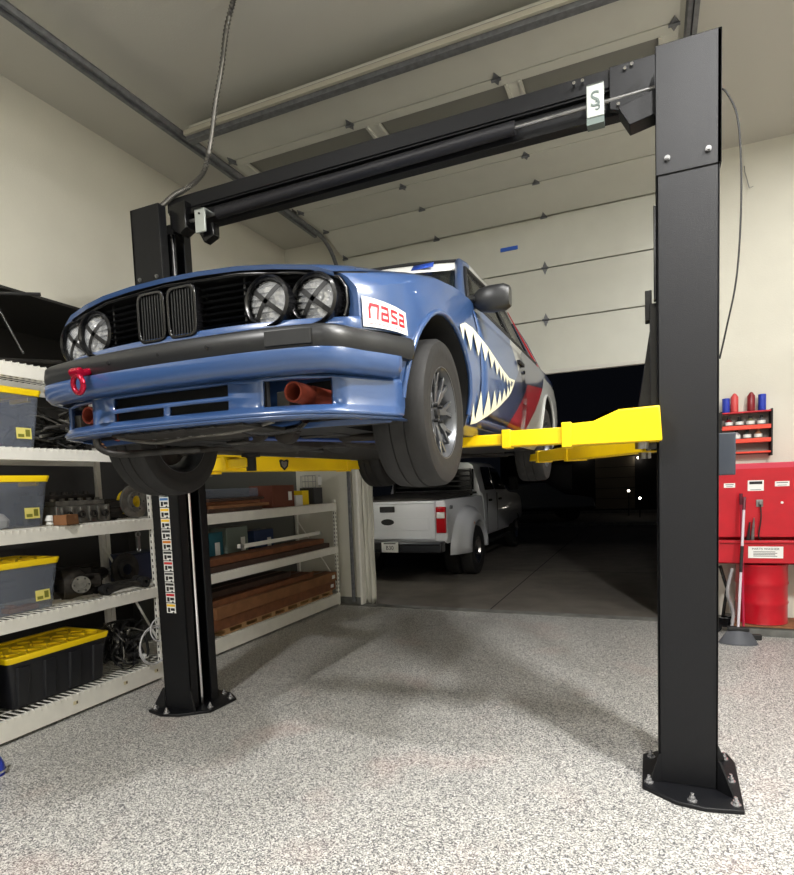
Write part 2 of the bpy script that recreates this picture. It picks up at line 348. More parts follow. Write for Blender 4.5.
# ---------------------------------------------------------------- two post lift
XL0, XL1, XR0, XR1 = -.07, .165, 3.06, 3.312
YF, YB = -.125, .145
lift = empty('two_post_lift', (1.57, 0, 0), label='black two-post car lift with yellow swing arms holding up the blue race coupe', cat='car lift')
LO = Vector((1.57, 0, 0))
def LM(**k): m = MB(); return m
def lb(name, m, mt, parent=None, **k):
    m.v = [tuple(Vector(v) - LO) for v in m.v]
    return m.build(name, mt, parent or lift, **k)
def ringbolt(m, x, y, z, r=.016):
    m.cyl((x, y, z), (x, y, z + .005), r * 1.3, n=14); m.cyl((x, y, z + .004), (x, y, z + .02), r * .85, n=6); m.cyl((x, y, z + .018), (x, y, z + .036), r * .45, n=8)
for side in (-1, 1):
    if side < 0: a, b = XL0, XL1; back = a; fr = b
    else: a, b = XR0, XR1; back = b; fr = a
    sg = 1 if side < 0 else -1      # inward direction
    m = MB(); t = .012; z0, z1 = .02, 2.84
    m.box(min(back, back + sg * t), max(back, back + sg * t), YF, YB, z0, z1)
    m.box(a, b, YF, YF + t, z0, z1); m.box(a, b, YB - t, YB, z0, z1)
    for y0, y1 in ((YF, YF + .07), (YB - .07, YB)):
        m.box(min(fr, fr - sg * t), max(fr, fr - sg * t), y0, y1, z0, z1)
    c = lb('column', m, BLK, bev=.004)
    # upper extension, slightly larger, bolted on
    m = MB(); e = .006; zt = 3.345 if side < 0 else 3.38
    m.box(min(back - sg * e, back + sg * t), max(back - sg * e, back + sg * t), YF - e, YB + e, 2.83, zt)
    m.box(a - (e if side < 0 else .002), b + (e if side > 0 else .002), YF - e, YF - e + t, 2.83, zt); m.box(a, b, YB - t + e, YB + e, 2.83, zt)
    m.box(min(fr, fr - sg * t), max(fr, fr - sg * t), YF, YF + .06, 2.83, zt); m.box(min(fr, fr - sg * t), max(fr, fr - sg * t), YB - .06, YB, 2.83, zt)
    lb('column_extension', m, BLK, bev=.003)
    m = MB()
    for bx in (a + .045, b - .045): m.cyl((bx, YF - e, 2.895), (bx, YF - e - .008, 2.895), .012, n=14); m.cyl((bx, YF - e - .006, 2.895), (bx, YF - e - .016, 2.895), .008, n=6)
    lb('bolt', m, STEEL)
    # base plate
    cx = (a + b) / 2; s_ = side
    poly = [(-.20, -.19), (-.06, -.29), (.06, -.31), (.215, -.28), (.235, .20), (.21, .30), (-.02, .31), (-.20, .16)]
    if side < 0: poly = [(-.215, .20), (-.20, -.20), (-.06, -.235), (.07, -.20), (.23, -.07), (.245, .18), (.14, .26), (-.1, .30)]
    X = lambda u: cx + u
    lb('base_plate', MB().prism(poly, lambda u, v: (X(u), v, 0), lambda u, v: (X(u), v, .02)), BLK, bev=.004)
    pts = [(-.17, -.15), (.01, -.265), (.185, -.24), (.19, -.02), (.185, .22), (-.16, .13)] if side > 0 else [(-.17, -.165), (-.03, -.205), (.19, -.03), (.21, .16), (.10, .22), (-.17, .16)]
    for u, v in pts:
        m = MB(); ringbolt(m, X(u), v, .02); lb('anchor_bolt', m, mat('zinc_bolt', (190, 190, 192), .25, .8))
    # gussets
    gs = [((b, YF), (1, -1)), ((b, YB), (1, 1))] if side > 0 else [((a, YF), (-1, -.6)), ((a, YB), (-1, .6))]
    if side > 0: gs.append(((a + .01, YF), (-1, -.3)))
    if side < 0: gs.append(((b - .01, YF), (1, -.2)))
    for (gx, gy), (dx, dy) in gs:
        L = math.hypot(dx, dy); dx, dy = dx / L, dy / L; nx, ny = -dy * .005, dx * .005
        w_ = .085 if gx in (a, b) else .05
        pl = [(0, .02), (w_, .02), (w_ * .9, .04), (.01, .16), (0, .16)]
        lb('gusset', MB().prism(pl, lambda u, v: (gx + dx * u + nx, gy + dy * u + ny, v), lambda u, v: (gx + dx * u - nx, gy + dy * u - ny, v)), BLK)
# chrome cylinder and hydraulic rod in the left column, carriages
m = MB(); m.cyl((.125, .015, .03), (.125, .015, 1.75), .015, n=16); lb('hydraulic_rod', m, CHROME)
m = MB(); m.cyl((.125, .015, 1.7), (.125, .015, 3.2), .028, n=16); lb('hydraulic_cylinder', m, BLKG)
m = MB(); m.cyl((.04, .05, .03), (.04, .05, 3.2), .035, n=16); lb('cylinder_sleeve', m, BLKG)
for side in (-1, 1):
    fr = XL1 if side < 0 else XR0; sg = 1 if side < 0 else -1
    m = MB(); x0, x1 = sorted((fr - sg * .02, fr + sg * .03)); m.box(x0, x1, -.05, .08, 1.62, 2.30)
    x0, x1 = sorted((fr, fr + sg * .05)); m.box(x0, x1, -.115, .17, 1.62, 1.80)
    m.prism([(0, 1.80), (.09, 1.80), (.03, 2.2), (0, 2.28)], lambda u, v: (fr + sg * u, .07, v), lambda u, v: (fr + sg * u, .085, v))
    m.box(*sorted((fr + sg * .02, fr + sg * .05)), -.02, .05, 2.23, 2.37)
    m.box(*sorted((fr, fr + sg * .012)), -.10, -.06, 2.3, 2.72)
    lb('carriage', m, BLKG, bev=.003)
# overhead beam: channel with inner flange, padded shut-off bar and brackets
m = MB(); m.box(.10, 3.07, .03, .14, 3.34, 3.435); m.box(.10, 3.07, .055, .125, 3.235, 3.34); m.box(.10, 3.07, .02, .03, 3.35, 3.435)
lb('overhead_beam', m, BLK, bev=.003)
lb('shut_off_bar_rod', MB().cyl((.30, .005, 3.255), (3.06, .005, 3.285), .0095, n=12), STEEL)
lb('shut_off_bar_pad', MB().tube([(.52, .005, 3.257), (.6, .005, 3.258), (2.38, .005, 3.278), (2.41, .005, 3.278)], .033, 16), mat('black_foam', (24, 24, 30), .5, bump=.2, bscale=30))
m = MB(); m.prism([(2.86, 3.43), (3.06, 3.43), (3.06, 3.15), (2.955, 3.13), (2.915, 3.22), (2.86, 3.24)], lambda u, v: (u, .0, v), lambda u, v: (u, .028, v))
m.prism([(2.90, 3.20), (3.06, 3.24), (3.06, 3.13), (2.95, 3.11)], lambda u, v: (u, -.07, v), lambda u, v: (u, .03, v))
lb('limit_switch_bracket', m, BLK, bev=.003)
m = MB()
for x_, z_ in ((2.93, 3.40), (2.96, 3.41), (2.9, 3.25), (2.95, 3.235), (2.99, 3.24), (2.70, 3.40), (2.74, 3.40)): m.cyl((x_, .03, z_), (x_, -.012, z_), .008, n=8)
lb('bracket_bolt', m, CHROME)
m = MB(); m.prism([(.17, 3.36), (.30, 3.37), (.30, 3.20), (.24, 3.17), (.17, 3.22)], lambda u, v: (u, -.04, v), lambda u, v: (u, .05, v)); m.box(.30, .40, -.01, .03, 3.29, 3.33); m.prism([(.36, 3.20), (.50, 3.20), (.50, 3.12), (.42, 3.09)], lambda u, v: (u, -.02, v), lambda u, v: (u, .04, v))
lb('pulley_bracket', m, BLKG, bev=.004)
for (px, pz, w_, h_) in ((2.80, 3.268, .078, .15), (.43, 3.21, .078, .145)):
    m = MB(); m.box(px - w_ / 2, px + w_ / 2, -.06, -.045, pz - h_ / 2, pz + h_ / 2); m.box(px - w_ / 2, px + w_ / 2, -.06, .03, pz + h_ / 2 - .01, pz + h_ / 2)
    q = lb('rod_guide_plate', m, mat('zinc_plate', (190, 196, 192), .35, .4), bev=.003)
    if px > 1:
        text('stamped_mark', 'S', .10, mat('mark_grey', (96, 108, 104), .6), q, frame(Vector((px, -.0615, pz + .0)) - LO, (1, 0, 0), (0, 0, 1)))
        text('stamped_mark', '3', .06, mat('mark_grey', (96, 108, 104), .6), q, frame(Vector((px + .012, -.0618, pz - .03)) - LO, (1, 0, 0), (0, 0, 1)))
        m = MB(); m.box(px - w_ / 2, px + w_ / 2, -.055, .0, pz - h_ / 2 - .03, pz - h_ / 2); m.v = [tuple(Vector(v) - LO) for v in m.v]; m.build('lower_lip', mat('mark_grey', (96, 108, 104), .6), q, smooth=0)
    else:
        m = MB(); m.cyl((px, -.06, pz + .04), (px, -.066, pz + .04), .006, n=10); m.v = [tuple(Vector(v) - LO) for v in m.v]; m.build('rivet', INK, q)
# warning labels down the left column
cols_ = [(190, 30, 40), (235, 190, 40), (60, 110, 170), (235, 190, 40), (235, 190, 40), (40, 40, 40), (200, 120, 40), (60, 60, 60), (190, 40, 40), (90, 90, 90), (40, 40, 40)]
z = 1.62
for i in range(13):
    h = .072; x0, x1 = .004, .082
    bs = LM(); bs.box(x0, x1, YF - .002, YF, z - h + .006, z); q = lb('warning_label', bs, PWHT, smooth=0)
    m = MB(); m.box(x0 + .004, x1 - .004, YF - .003, YF - .002, z - .022, z - .006); m.v = [tuple(Vector(v) - LO) for v in m.v]
    m.build('label_header', mat('lab%d' % (i % 11), cols_[i % 11], .5), q, smooth=0)
    m = MB(); m.box(x0 + .01, x0 + .03, YF - .003, YF - .002, z - .06, z - .03); m.box(x0 + .036, x1 - .008, YF - .003, YF - .002, z - .05, z - .032)
    m.cyl((x1 - .02, YF - .002, z - .064), (x1 - .02, YF - .003, z - .064), .008, n=10)
    m.v = [tuple(Vector(v) - LO) for v in m.v]; m.build('label_pictogram', INK, q, smooth=0)
    z -= h
# swing arms
def arm(p, q, z0, logo=False, w0=.13, near=True, cut=(.42, .72)):
    P = Vector((p[0], p[1], 0)); Q = Vector((q[0], q[1], 0)); d = Q - P; L = d.length; d.normalize(); n = Vector((-d.y, d.x, 0))
    def bx(u0, u1, wd, zl, zh):
        m = MB(); vs = [P + d * u + n * v + Vector((0, 0, zz)) for u in (u0, u1) for v in (-wd / 2, wd / 2) for zz in (zl, zh)]
        return m.add(vs, [(0, 1, 3, 2), (4, 6, 7, 5), (0, 4, 5, 1), (2, 3, 7, 6), (0, 2, 6, 4), (1, 5, 7, 3)])
    u1 = L * cut[0]; u2 = L * cut[1]
    f0 = lambda u, v: P + d * u - n * (w0 / 2) + Vector((0, 0, v)); f1 = lambda u, v: P + d * u + n * (w0 / 2) + Vector((0, 0, v))
    prof = [(-.03, z0), (u1, z0), (u1, z0 + .10), (L * .28, z0 + .105), (L * .16, z0 + .15), (-.02, z0 + .155)] if near else [(-.03, z0), (u1, z0), (u1, z0 + .095), (-.03, z0 + .12)]
    A = lb('swing_arm', MB().prism(prof, f0, f1), YEL, bev=.006)
    m = bx(u1 - .035, u1 + .01, w0 + .012, z0 - .006, z0 + .108); m.v = [tuple(Vector(v) - LO) for v in m.v]; m.build('arm_collar', YEL, A, bev=.003)
    m = bx(u1 - .05, u2, w0 - .025, z0 + .012, z0 + .088); m.v = [tuple(Vector(v) - LO) for v in m.v]; B = m.build('arm_extension', YEL, A, bev=.005)
    m = bx(u2 - .03, u2 + .012, w0 - .015, z0 + .006, z0 + .094); m.v = [tuple(Vector(v) - LO) for v in m.v]; m.build('arm_collar', YEL, A, bev=.003)
    m = bx(u2 - .05, L, w0 - .05, z0 + .024, z0 + .076); m.v = [tuple(Vector(v) - LO) for v in m.v]; m.build('arm_tip', YEL, A, bev=.005)
    e = P + d * (L + .0)
    m = MB(); m.cyl(e + Vector((0, 0, z0 + .0)), e + Vector((0, 0, 1.70)), .03, n=16); m.cyl(e + Vector((0, 0, 1.698)), e + Vector((0, 0, 1.718)), .055, n=20)
    m.v = [tuple(Vector(v) - LO) for v in m.v]; m.build('lift_pad', BLKM, A)
    m = MB(); s = P + d * .05; m.cyl(s + Vector((0, 0, z0 - .03)), s + Vector((0, 0, z0)), .03, n=12)
    m.v = [tuple(Vector(v) - LO) for v in m.v]; m.build('arm_pin', STEEL, A)
    if logo:
        c = P + d * logo - n * (w0 / 2 + .001)
        pts = [(-.045, .03), (-.03, .04), (0, .03), (.03, .04), (.045, .03), (.035, -.015), (0, -.045), (-.035, -.015)]
        m = MB(); m.prism(pts, lambda u, v: c + d * u + Vector((0, 0, z0 + .05 + v)), lambda u, v: c - n * .002 + d * u + Vector((0, 0, z0 + .05 + v)))
        m.v = [tuple(Vector(v) - LO) for v in m.v]; lg = m.build('shield_emblem', INK, A, smooth=0)
        m = MB(); m.prism([(a_ * .62, b_ * .62) for a_, b_ in pts], lambda u, v: c - n * .002 + d * u + Vector((0, 0, z0 + .05 + v)), lambda u, v: c - n * .003 + d * u + Vector((0, 0, z0 + .05 + v)))
        m.v = [tuple(Vector(v) - LO) for v in m.v]; m.build('emblem_center', STEEL, lg, smooth=0)
arm((3.045, -.195), (2.12, -.25), 1.65)
arm((3.03, .13), (2.13, 1.62), 1.615, near=False, cut=(.5, .8))
arm((.21, .06), (.88, 2.15), 1.635, logo=.66, near=False, cut=(.62, .82))
arm((.20, -.08), (.84, -.22), 1.615, near=False)
# power unit box on the outer side of the right column and the slack cable
lb('control_box', MB().box(3.315, 3.39, -.02, .14, 1.485, 1.68), mat('slate_box', (44, 50, 60), .5), bev=.005)
cp = [(3.322, 0, 3.20), (3.345, -.02, 3.17), (3.385, -.04, 3.05), (3.40, -.05, 2.85), (3.40, -.05, 2.6), (3.385, -.04, 2.35), (3.35, -.02, 2.15), (3.325, 0, 2.02)]
lb('slack_cable', MB().tube(spl(cp, 6), .004, 6), INK)
# flexible conduit dropping from the ceiling to the left column
pts = []; key = [(0.705, .05, CZ), (.70, .05, 4.5), (.635, .05, 4.35), (.585, .05, 4.15), (.52, .05, 3.95), (.47, .05, 3.75), (.42, .04, 3.58), (.36, .02, 3.50), (.27, 0, 3.455), (.18, 0, 3.44), (.08, 0, 3.40), (.0, 0, 3.37)]
pts = spl(key, 16)
tag(MB().tube(pts, .012, 10, rr=[.019 if i % 2 else .012 for i in range(len(pts))]).build('flexible_conduit', mat('conduit_steel', (110, 108, 104), .4, .7), smooth=60),
    'ribbed grey steel conduit hanging from the ceiling to the top of the left lift column', 'conduit')
# ---------------------------------------------------------------- race coupe (car-local frame: x right, y towards the tail, z up, origin under the front axle)
CO = Vector((1.485, -.85, 1.50))
car = empty('race_coupe', CO, label='blue race coupe with painted shark teeth and black grille raised on the lift', cat='car')
def livery():
    m = bpy.data.materials.new('livery_paint'); m.use_nodes = True; nt = m.node_tree; b = nt.nodes['Principled BSDF']
    b.inputs['Roughness'].default_value = .28; b.inputs['Coat Weight'].default_value = .7; b.inputs['Coat Roughness'].default_value = .05
    tc = nt.nodes.new('ShaderNodeTexCoord'); sp = nt.nodes.new('ShaderNodeSeparateXYZ'); nt.links.new(tc.outputs['Object'], sp.inputs[0])
    Y, Z = sp.outputs[1], sp.outputs[2]
    def M(op, a, b_=None, c=None):
        n = nt.nodes.new('ShaderNodeMath'); n.operation = op
        for i, q in enumerate((a, b_, c)):
            if q is None: continue
            if isinstance(q, (int, float)): n.inputs[i].default_value = q
            else: nt.links.new(q, n.inputs[i])
        return n.outputs[0]
    def mix(f, c0, c1):
        n = nt.nodes.new('ShaderNodeMix'); n.data_type = 'RGBA'; nt.links.new(f, n.inputs[0])
        for i, q in ((6, c0), (7, c1)):
            if isinstance(q, tuple): n.inputs[i].default_value = q
            else: nt.links.new(q, n.inputs[i])
        return n.outputs[2]
    s = M('MULTIPLY_ADD', Z, -1.87, M('ADD', Y, 1.87 * .30))          # slanted coordinate of the red band
    silver = mix(M('GREATER_THAN', M('MULTIPLY_ADD', Z, .5, Y), 1.75), BLUE, rgb(176, 178, 176))
    # lower body: dark navy under the mouth and behind its corner
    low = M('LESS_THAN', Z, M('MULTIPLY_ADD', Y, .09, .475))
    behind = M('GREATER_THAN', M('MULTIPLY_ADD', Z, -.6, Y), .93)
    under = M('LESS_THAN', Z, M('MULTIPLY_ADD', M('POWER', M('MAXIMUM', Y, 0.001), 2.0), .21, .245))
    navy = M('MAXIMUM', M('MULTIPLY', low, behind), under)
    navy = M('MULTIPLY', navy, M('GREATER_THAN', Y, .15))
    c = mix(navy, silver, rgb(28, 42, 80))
    lower = M('LESS_THAN', Z, M('MULTIPLY_ADD', Y, .09, .475))
    redm = M('MULTIPLY', M('MULTIPLY', M('GREATER_THAN', s, 1.10), M('LESS_THAN', s, 1.62)), M('LESS_THAN', Z, .80))
    redm = M('MULTIPLY', redm, M('MAXIMUM', lower, 0.0))
    c = mix(redm, c, rgb(168, 18, 40))
    beh = M('MULTIPLY', M('GREATER_THAN', s, 1.62), M('LESS_THAN', Z, .80)); c = mix(beh, c, rgb(188, 190, 188))
    nt.links.new(c, b.inputs['Base Color']); return m
BLUE = rgb(50, 77, 122)
LIV = livery()
BLUEM = mat('blue_body_paint', (50, 77, 122), .28, coat=.7)
Wt = [(-.62, .66), (-.51, .68), (-.49, .705), (-.45, .73), (-.4, .752), (-.3, .776), (-.2, .795), (0, .808), (.6, .81), (2.6, .81), (3.0, .80), (3.3, .775), (3.5, .72)]
ZSt = [(-.52, .682), (-.42, .712), (-.32, .742), (0, .818), (.25, .855), (.45, .862), (2.7, .862), (3.1, .85), (3.45, .82)]
ZTt = [(-.52, .735), (-.40, .772), (0, .855), (.45, .91), (2.7, .90), (3.45, .87)]
PRF = [(.2, .93), (.28, .965), (.4, .99), (.5, 1.0), (.52, .998), (.6, .996), (.7, .985), (.78, .965), (.86, .94)]
def Wd(y): return interp(Wt, y)
def sxx(y, z): return Wd(y) * interp(PRF, z)
def ybend(x, y):
    if y > -.25: return y
    k = min(1, (-.25 - y) / .24); return y - .135 * k * max(0, 1 - (abs(x) / .70) ** 2.7)
def halfsec(y):
    zb = interp([(-.365, .50), (-.345, .22), (3.0, .22), (3.4, .32)], y); hw = Wd(y); zs = interp(ZSt, y); zt = interp(ZTt, y)
    P = [(0, zb), (.6 * hw, zb), (sxx(y, zb) - .02, zb)]
    for t in (.06, .25, .45, .62, .8, 1): z = zb + t * (zs - .045 - zb); P.append((sxx(y, z), z))
    P += [(hw * .955, zs - .014), (hw * .925, zs), (hw * .80, zs + .45 * (zt - zs)), (hw * .45, zs + .85 * (zt - zs)), (0, zt)]
    return P
ys = [-.51, -.50, -.485, -.46, -.43, -.40, -.365, -.345, -.3, -.2, -.1, 0, .1, .2, .3, .45, .6, .9, 1.2, 1.5, 1.8, 2.1, 2.3, 2.45, 2.6, 2.8, 3.0, 3.15, 3.3, 3.4, 3.45]
def full(y):
    h = halfsec(y); return [(x, ybend(x, y), z) for x, z in h] + [(-x, ybend(x, y), z) for x, z in h[-2:0:-1]]
mb = MB(); S = [full(y) for y in ys]; n = len(S[0])
vs = [p for s in S for p in s]; fs = []
for i in range(len(ys) - 1):
    for k in range(n): fs.append((i * n + k, i * n + (k + 1) % n, (i + 1) * n + (k + 1) % n, (i + 1) * n + k))
H = len(halfsec(0)) - 1
def cap(o):
    r = []
    for k in range(H):
        a, b = k, k + 1; c, d = (n - b) % n, (n - a) % n
        q = [a, b, c, d]; q = list(dict.fromkeys(q)); r.append(tuple(o + i for i in q))
    return r
fs += cap(0) + [tuple(reversed(f)) for f in cap((len(ys) - 1) * n)]
mb.add(vs, fs)
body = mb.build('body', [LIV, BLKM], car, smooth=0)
cut = MB()
for s_ in (-1, 1):
    for y_, r_ in ((.0, .335), (2.57, .33)):
        cut.cyl((s_ * .50, y_, .325), (s_ * .95, y_, .325), r_, n=48)
cutg = MB().prism([(-.635, .545), (.635, .545), (.648, .59), (.645, .645), (.63, .675), (.5, .695), (.3, .713), (0, .722), (-.3, .713), (-.5, .695), (-.63, .675), (-.645, .645), (-.648, .59)],
                  lambda u, v: (u, -.9, v), lambda u, v: (u, -.435, v))
for c_ in (cut, cutg):
    co = c_.build('cutter', BLKM, car, smooth=0)
    md = body.modifiers.new('cut', 'BOOLEAN'); md.operation = 'DIFFERENCE'; md.solver = 'EXACT'; md.object = co
dg = bpy.context.evaluated_depsgraph_get(); dg.update()
nm = bpy.data.meshes.new_from_object(body.evaluated_get(dg)); body.modifiers.clear(); body.data = nm
for o in [o for o in car.children if o.name.startswith('cutter')]: bpy.data.objects.remove(o)
nm.materials.clear(); nm.materials.append(LIV); nm.materials.append(BLKM)
bm = bmesh.new(); bm.from_mesh(nm)
for f in bm.faces:
    c = f.calc_center_median(); k = 0
    for y_, r_ in ((0, .335), (2.57, .33)):
        if math.hypot(c.y - y_, c.z - .325) <= r_ + .001 and abs(c.x) > .4: k = 1
    if c.y < -.43 and abs(c.x) < .652 and .543 < c.z < .723 and c.y > -.46: k = 1
    if c.y < -.43 and abs(c.x) < .652 and .543 < c.z < .723 and abs(f.normal.y) < .5: k = 1
    if f.normal.z < -.7: k = 1
    f.material_index = k; f.smooth = True
for e in bm.edges:
    if len(e.link_faces) == 2 and (e.calc_face_angle(0) > math.radians(28) or e.link_faces[0].material_index != e.link_faces[1].material_index): e.smooth = False
bm.to_mesh(nm); bm.free()
# hood panel with a rolled front lip
rows = []
for y in (-.51, -.511, -.50, -.46, -.4, -.2, 0, .2, .35, .43):
    r = []
    h = halfsec(max(y, -.51)); hw = Wd(y); zs = interp(ZSt, max(y, -.51)); zt = interp(ZTt, max(y, -.51))
    P = [(hw * .905, zs), (hw * .80, zs + .45 * (zt - zs)), (hw * .62, zs + .68 * (zt - zs)), (hw * .45, zs + .85 * (zt - zs)), (hw * .22, zs + .96 * (zt - zs)), (0, zt)]
    P = P + [(-a, b) for a, b in P[-2::-1]]
    off = .007
    for x, z in P:
        zz = z + off; yy = y
        if len(rows) == 0: zz = z - .012; yy = y - .012
        if len(rows) == 1: zz = z + .001; yy = y - .018
        r.append((x, ybend(x, yy), zz))
    rows.append(r)
MB().grid(rows).build('hood', BLUEM, car, smooth=50)
# door skin (right side visible) with shut lines and flush handle
for s_ in (1, -1):
    rows = []
    for i in range(9):
        y = .50 + (1.62 - .50) * i / 8
        rows.append([(s_ * (sxx(y, z) + .0025), y, z) for z in (.30, .36, .42, .48, .54, .60, .66, .72, .78, .81)])
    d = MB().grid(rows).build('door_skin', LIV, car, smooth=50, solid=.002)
    if s_ > 0: d['label'] = 'blue door with navy rear corner'
    m = MB(); yy = 1.42; m.box(s_ * sxx(yy, .73), s_ * (sxx(yy, .73) + .022), yy, yy + .15, .715, .738); m.cyl((s_ * .78, yy + .19, .69), (s_ * .808, yy + .19, .69), .012, n=10)
    m.build('door_handle', BLKM, d, bev=.004)
    # black shut line gaps
    g = MB()
    for yg in (.492, 1.63): MB().grid([[(s_ * (sxx(yg, z) + .0012), yg - .003, z), (s_ * (sxx(yg, z) + .0012), yg + .003, z)] for z in (.3, .36, .42, .5, .6, .7, .78, .81)]).build('shut_line', VOID, car, smooth=0)
    pass
    # side moulding line and arch lips
    for y_, r_ in ((0, .338), (2.57, .333)):
        m = MB(); pts = []
        for k in range(25):
            a = PI * (-.02 + 1.04 * k / 24); yy = y_ + r_ * math.cos(a); zz = .325 + r_ * math.sin(a)
            pts.append((s_ * (sxx(yy, zz) + .001), yy, zz))
        m.tube(pts, .011, 8)
        m.build('wheel_arch_lip', LIV, car, smooth=60)
    MB().grid([[(s_ * (sxx(y, z) + .0055), y, z) for z in (.30, .285, .26)] for y in (.37, .6, 1, 1.4, 1.8, 2.2)]).build('sill_trim', mat('navy_paint', (28, 40, 74), .35, coat=.5), car, solid=.004)
# greenhouse
def q4(a, b, c, d, name, mt, th=.006, par=None, nu=6, nv=4, bow=0, ax=(0, -1, 0)):
    rows = []
    for i in range(nv + 1):
        t = i / nv; r = []
        for k in range(nu + 1):
            u = k / nu; p = (Vector(a) * (1 - u) + Vector(b) * u) * (1 - t) + (Vector(d) * (1 - u) + Vector(c) * u) * t
            r.append(p + Vector(ax) * bow * (1 - (2 * u - 1) ** 2))
        rows.append(r)
    return MB().grid(rows).build(name, mt, par or car, solid=th, smooth=60)
wsc = q4((-.69, .47, .865), (.69, .47, .865), (.555, .985, 1.225), (-.555, .985, 1.225), 'windshield', GLASSD, bow=.09)
q4((-.59, .86, 1.139), (.59, .86, 1.139), (.562, .968, 1.217), (-.562, .968, 1.217), 'sun_banner', PWHT, .002, wsc, bow=.09, ax=(0, -1.08, .04))
q4((.34, .885, 1.16), (.47, .885, 1.16), (.455, .945, 1.205), (.335, .945, 1.205), 'banner_mark', mat('royal_blue', (30, 70, 170), .5), .002, wsc, bow=.0, ax=(0, -1, 0), nu=2, nv=1).location = (0, -.05, .01)
bmk = MB()
for k, (a, b_) in enumerate(((.0, .03), (.05, .085), (.10, .11), (.14, .18), (.20, .23), (.25, .26))):
    bmk.bar((a - .28, .80 + .0 * k, 1.152), (b_ - .28, .85, 1.20), .012, .004)
bmk.build('banner_letters', INK, wsc)
MB().tube([(-.69, .47, .86), (-.3, .40, .872), (0, .38, .875), (.3, .40, .872), (.69, .47, .86), (.70, .49, .87)], .014, 8).build('cowl_seal', BLKM, car)
MB().tube([(-.555, .985, 1.23), (-.3, .93, 1.238), (0, .90, 1.24), (.3, .93, 1.238), (.555, .985, 1.23)], .013, 8).build('windshield_seal', BLKM, car)
rows = []
for y, hw, zc in ((.92, .55, 1.235), (1.0, .565, 1.255), (1.3, .575, 1.275), (1.8, .575, 1.275), (2.1, .57, 1.26), (2.25, .56, 1.235)):
    rows.append([(x * hw, y + (.07 * x * x if y < 1.05 else 0), zc - .012 * x * x - (.035 if abs(x) > .98 else 0)) for x in (-1.02, -.97, -.8, -.4, 0, .4, .8, .97, 1.02)])
MB().grid(rows).build('roof', LIV, car, solid=.012, smooth=50)
for s_ in (1, -1):
    MB().tube([(s_ * .72, .45, .85), (s_ * .705, .53, .885), (s_ * .63, .78, 1.07), (s_ * .565, 1.0, 1.225), (s_ * .568, 1.1, 1.24), (s_ * .57, 1.6, 1.25), (s_ * .57, 2.0, 1.245), (s_ * .56, 2.2, 1.22), (s_ * .64, 2.5, 1.05), (s_ * .70, 2.8, .87)], .024, 10, rr=[.03, .028, .024, .024, .022, .022, .022, .026, .03, .034]).build('pillar_rail', LIV, car, smooth=60)
    MB().tube([(s_ * .735, .56, .865), (s_ * .66, .80, 1.05), (s_ * .588, 1.04, 1.205), (s_ * .592, 1.6, 1.222), (s_ * .59, 1.98, 1.215)], .012, 8).build('window_seal', BLKM, car)
    g = q4((s_ * .745, .56, .86), (s_ * .745, 1.50, .86), (s_ * .592, 1.50, 1.215), (s_ * .592, 1.04, 1.205), 'door_window', GLASSD)
    q4((s_ * .745, 1.56, .86), (s_ * .74, 2.22, .86), (s_ * .61, 1.98, 1.19), (s_ * .598, 1.56, 1.21), 'quarter_window', GLASSD)
    q4((s_ * .75, 1.49, .85), (s_ * .75, 1.57, .85), (s_ * .60, 1.56, 1.22), (s_ * .60, 1.49, 1.22), 'door_pillar', BLKM, .012)
    q4((s_ * .75, 2.22, .85), (s_ * .73, 2.78, .85), (s_ * .575, 2.2, 1.225), (s_ * .60, 1.98, 1.22), 'rear_pillar', LIV, .012)
    q4((s_ * .745, 2.50, .86), (s_ * .742, 2.60, .86), (s_ * .588, 2.16, 1.22), (s_ * .592, 2.10, 1.22), 'pillar_stripe', RED, .018)
    MB().box(*sorted((s_ * .74, s_ * .775)), .5, 2.25, .845, .868).build('belt_moulding', BLKM, car, bev=.004)
q4((-.70, 2.80, .87), (.70, 2.80, .87), (.55, 2.25, 1.225), (-.55, 2.25, 1.225), 'rear_window', GLASSD)
# cage and seat glimpsed through the glass
cg = MB()
for s_ in (1, -1): cg.tube([(s_ * .58, .70, .60), (s_ * .55, .80, .95), (s_ * .50, 1.05, 1.17), (s_ * .50, 1.6, 1.18), (s_ * .55, 1.7, .5)], .02, 10)
cg.tube([(-.50, 1.6, 1.18), (.50, 1.6, 1.18)], .02, 10); cg.tube([(-.50, 1.05, 1.17), (.50, 1.05, 1.17)], .02, 10)
cg.build('roll_cage', mat('cage_green', (150, 176, 158), .4), car, smooth=60)
MB().tube([(.30, .9, 1.02), (.30, .87, 1.08)], .01, 6).build('mirror_stalk', BLKM, car)
# door mirrors
for s_ in (1, -1):
    m = MB(); rows = []
    for k, (xx, hh, dd) in enumerate(((.775, .032, .03), (.80, .050, .045), (.85, .058, .055), (.92, .058, .05), (.945, .045, .035))):
        rows.append([(s_ * xx, .55 + dd * math.copysign(abs(math.cos(a)) ** .6, math.cos(a)), .862 + hh * math.copysign(abs(math.sin(a)) ** .6, math.sin(a))) for a in [2 * PI * i / 16 for i in range(17)]])
    m.grid(rows)
    m.add([r for r in rows[-1][:-1]], [tuple(range(16))]); m.add([r for r in rows[0][:-1]], [tuple(range(16))])
    mm = m.build('door_mirror', BUMPR, car, smooth=50)
    MB().prism([(.47, .85), (.62, .85), (.60, .885), (.56, .90)], lambda u, v: (s_ * .745, u, v), lambda u, v: (s_ * .785, u, v)).build('mirror_base', BUMPR, mm, bev=.004)
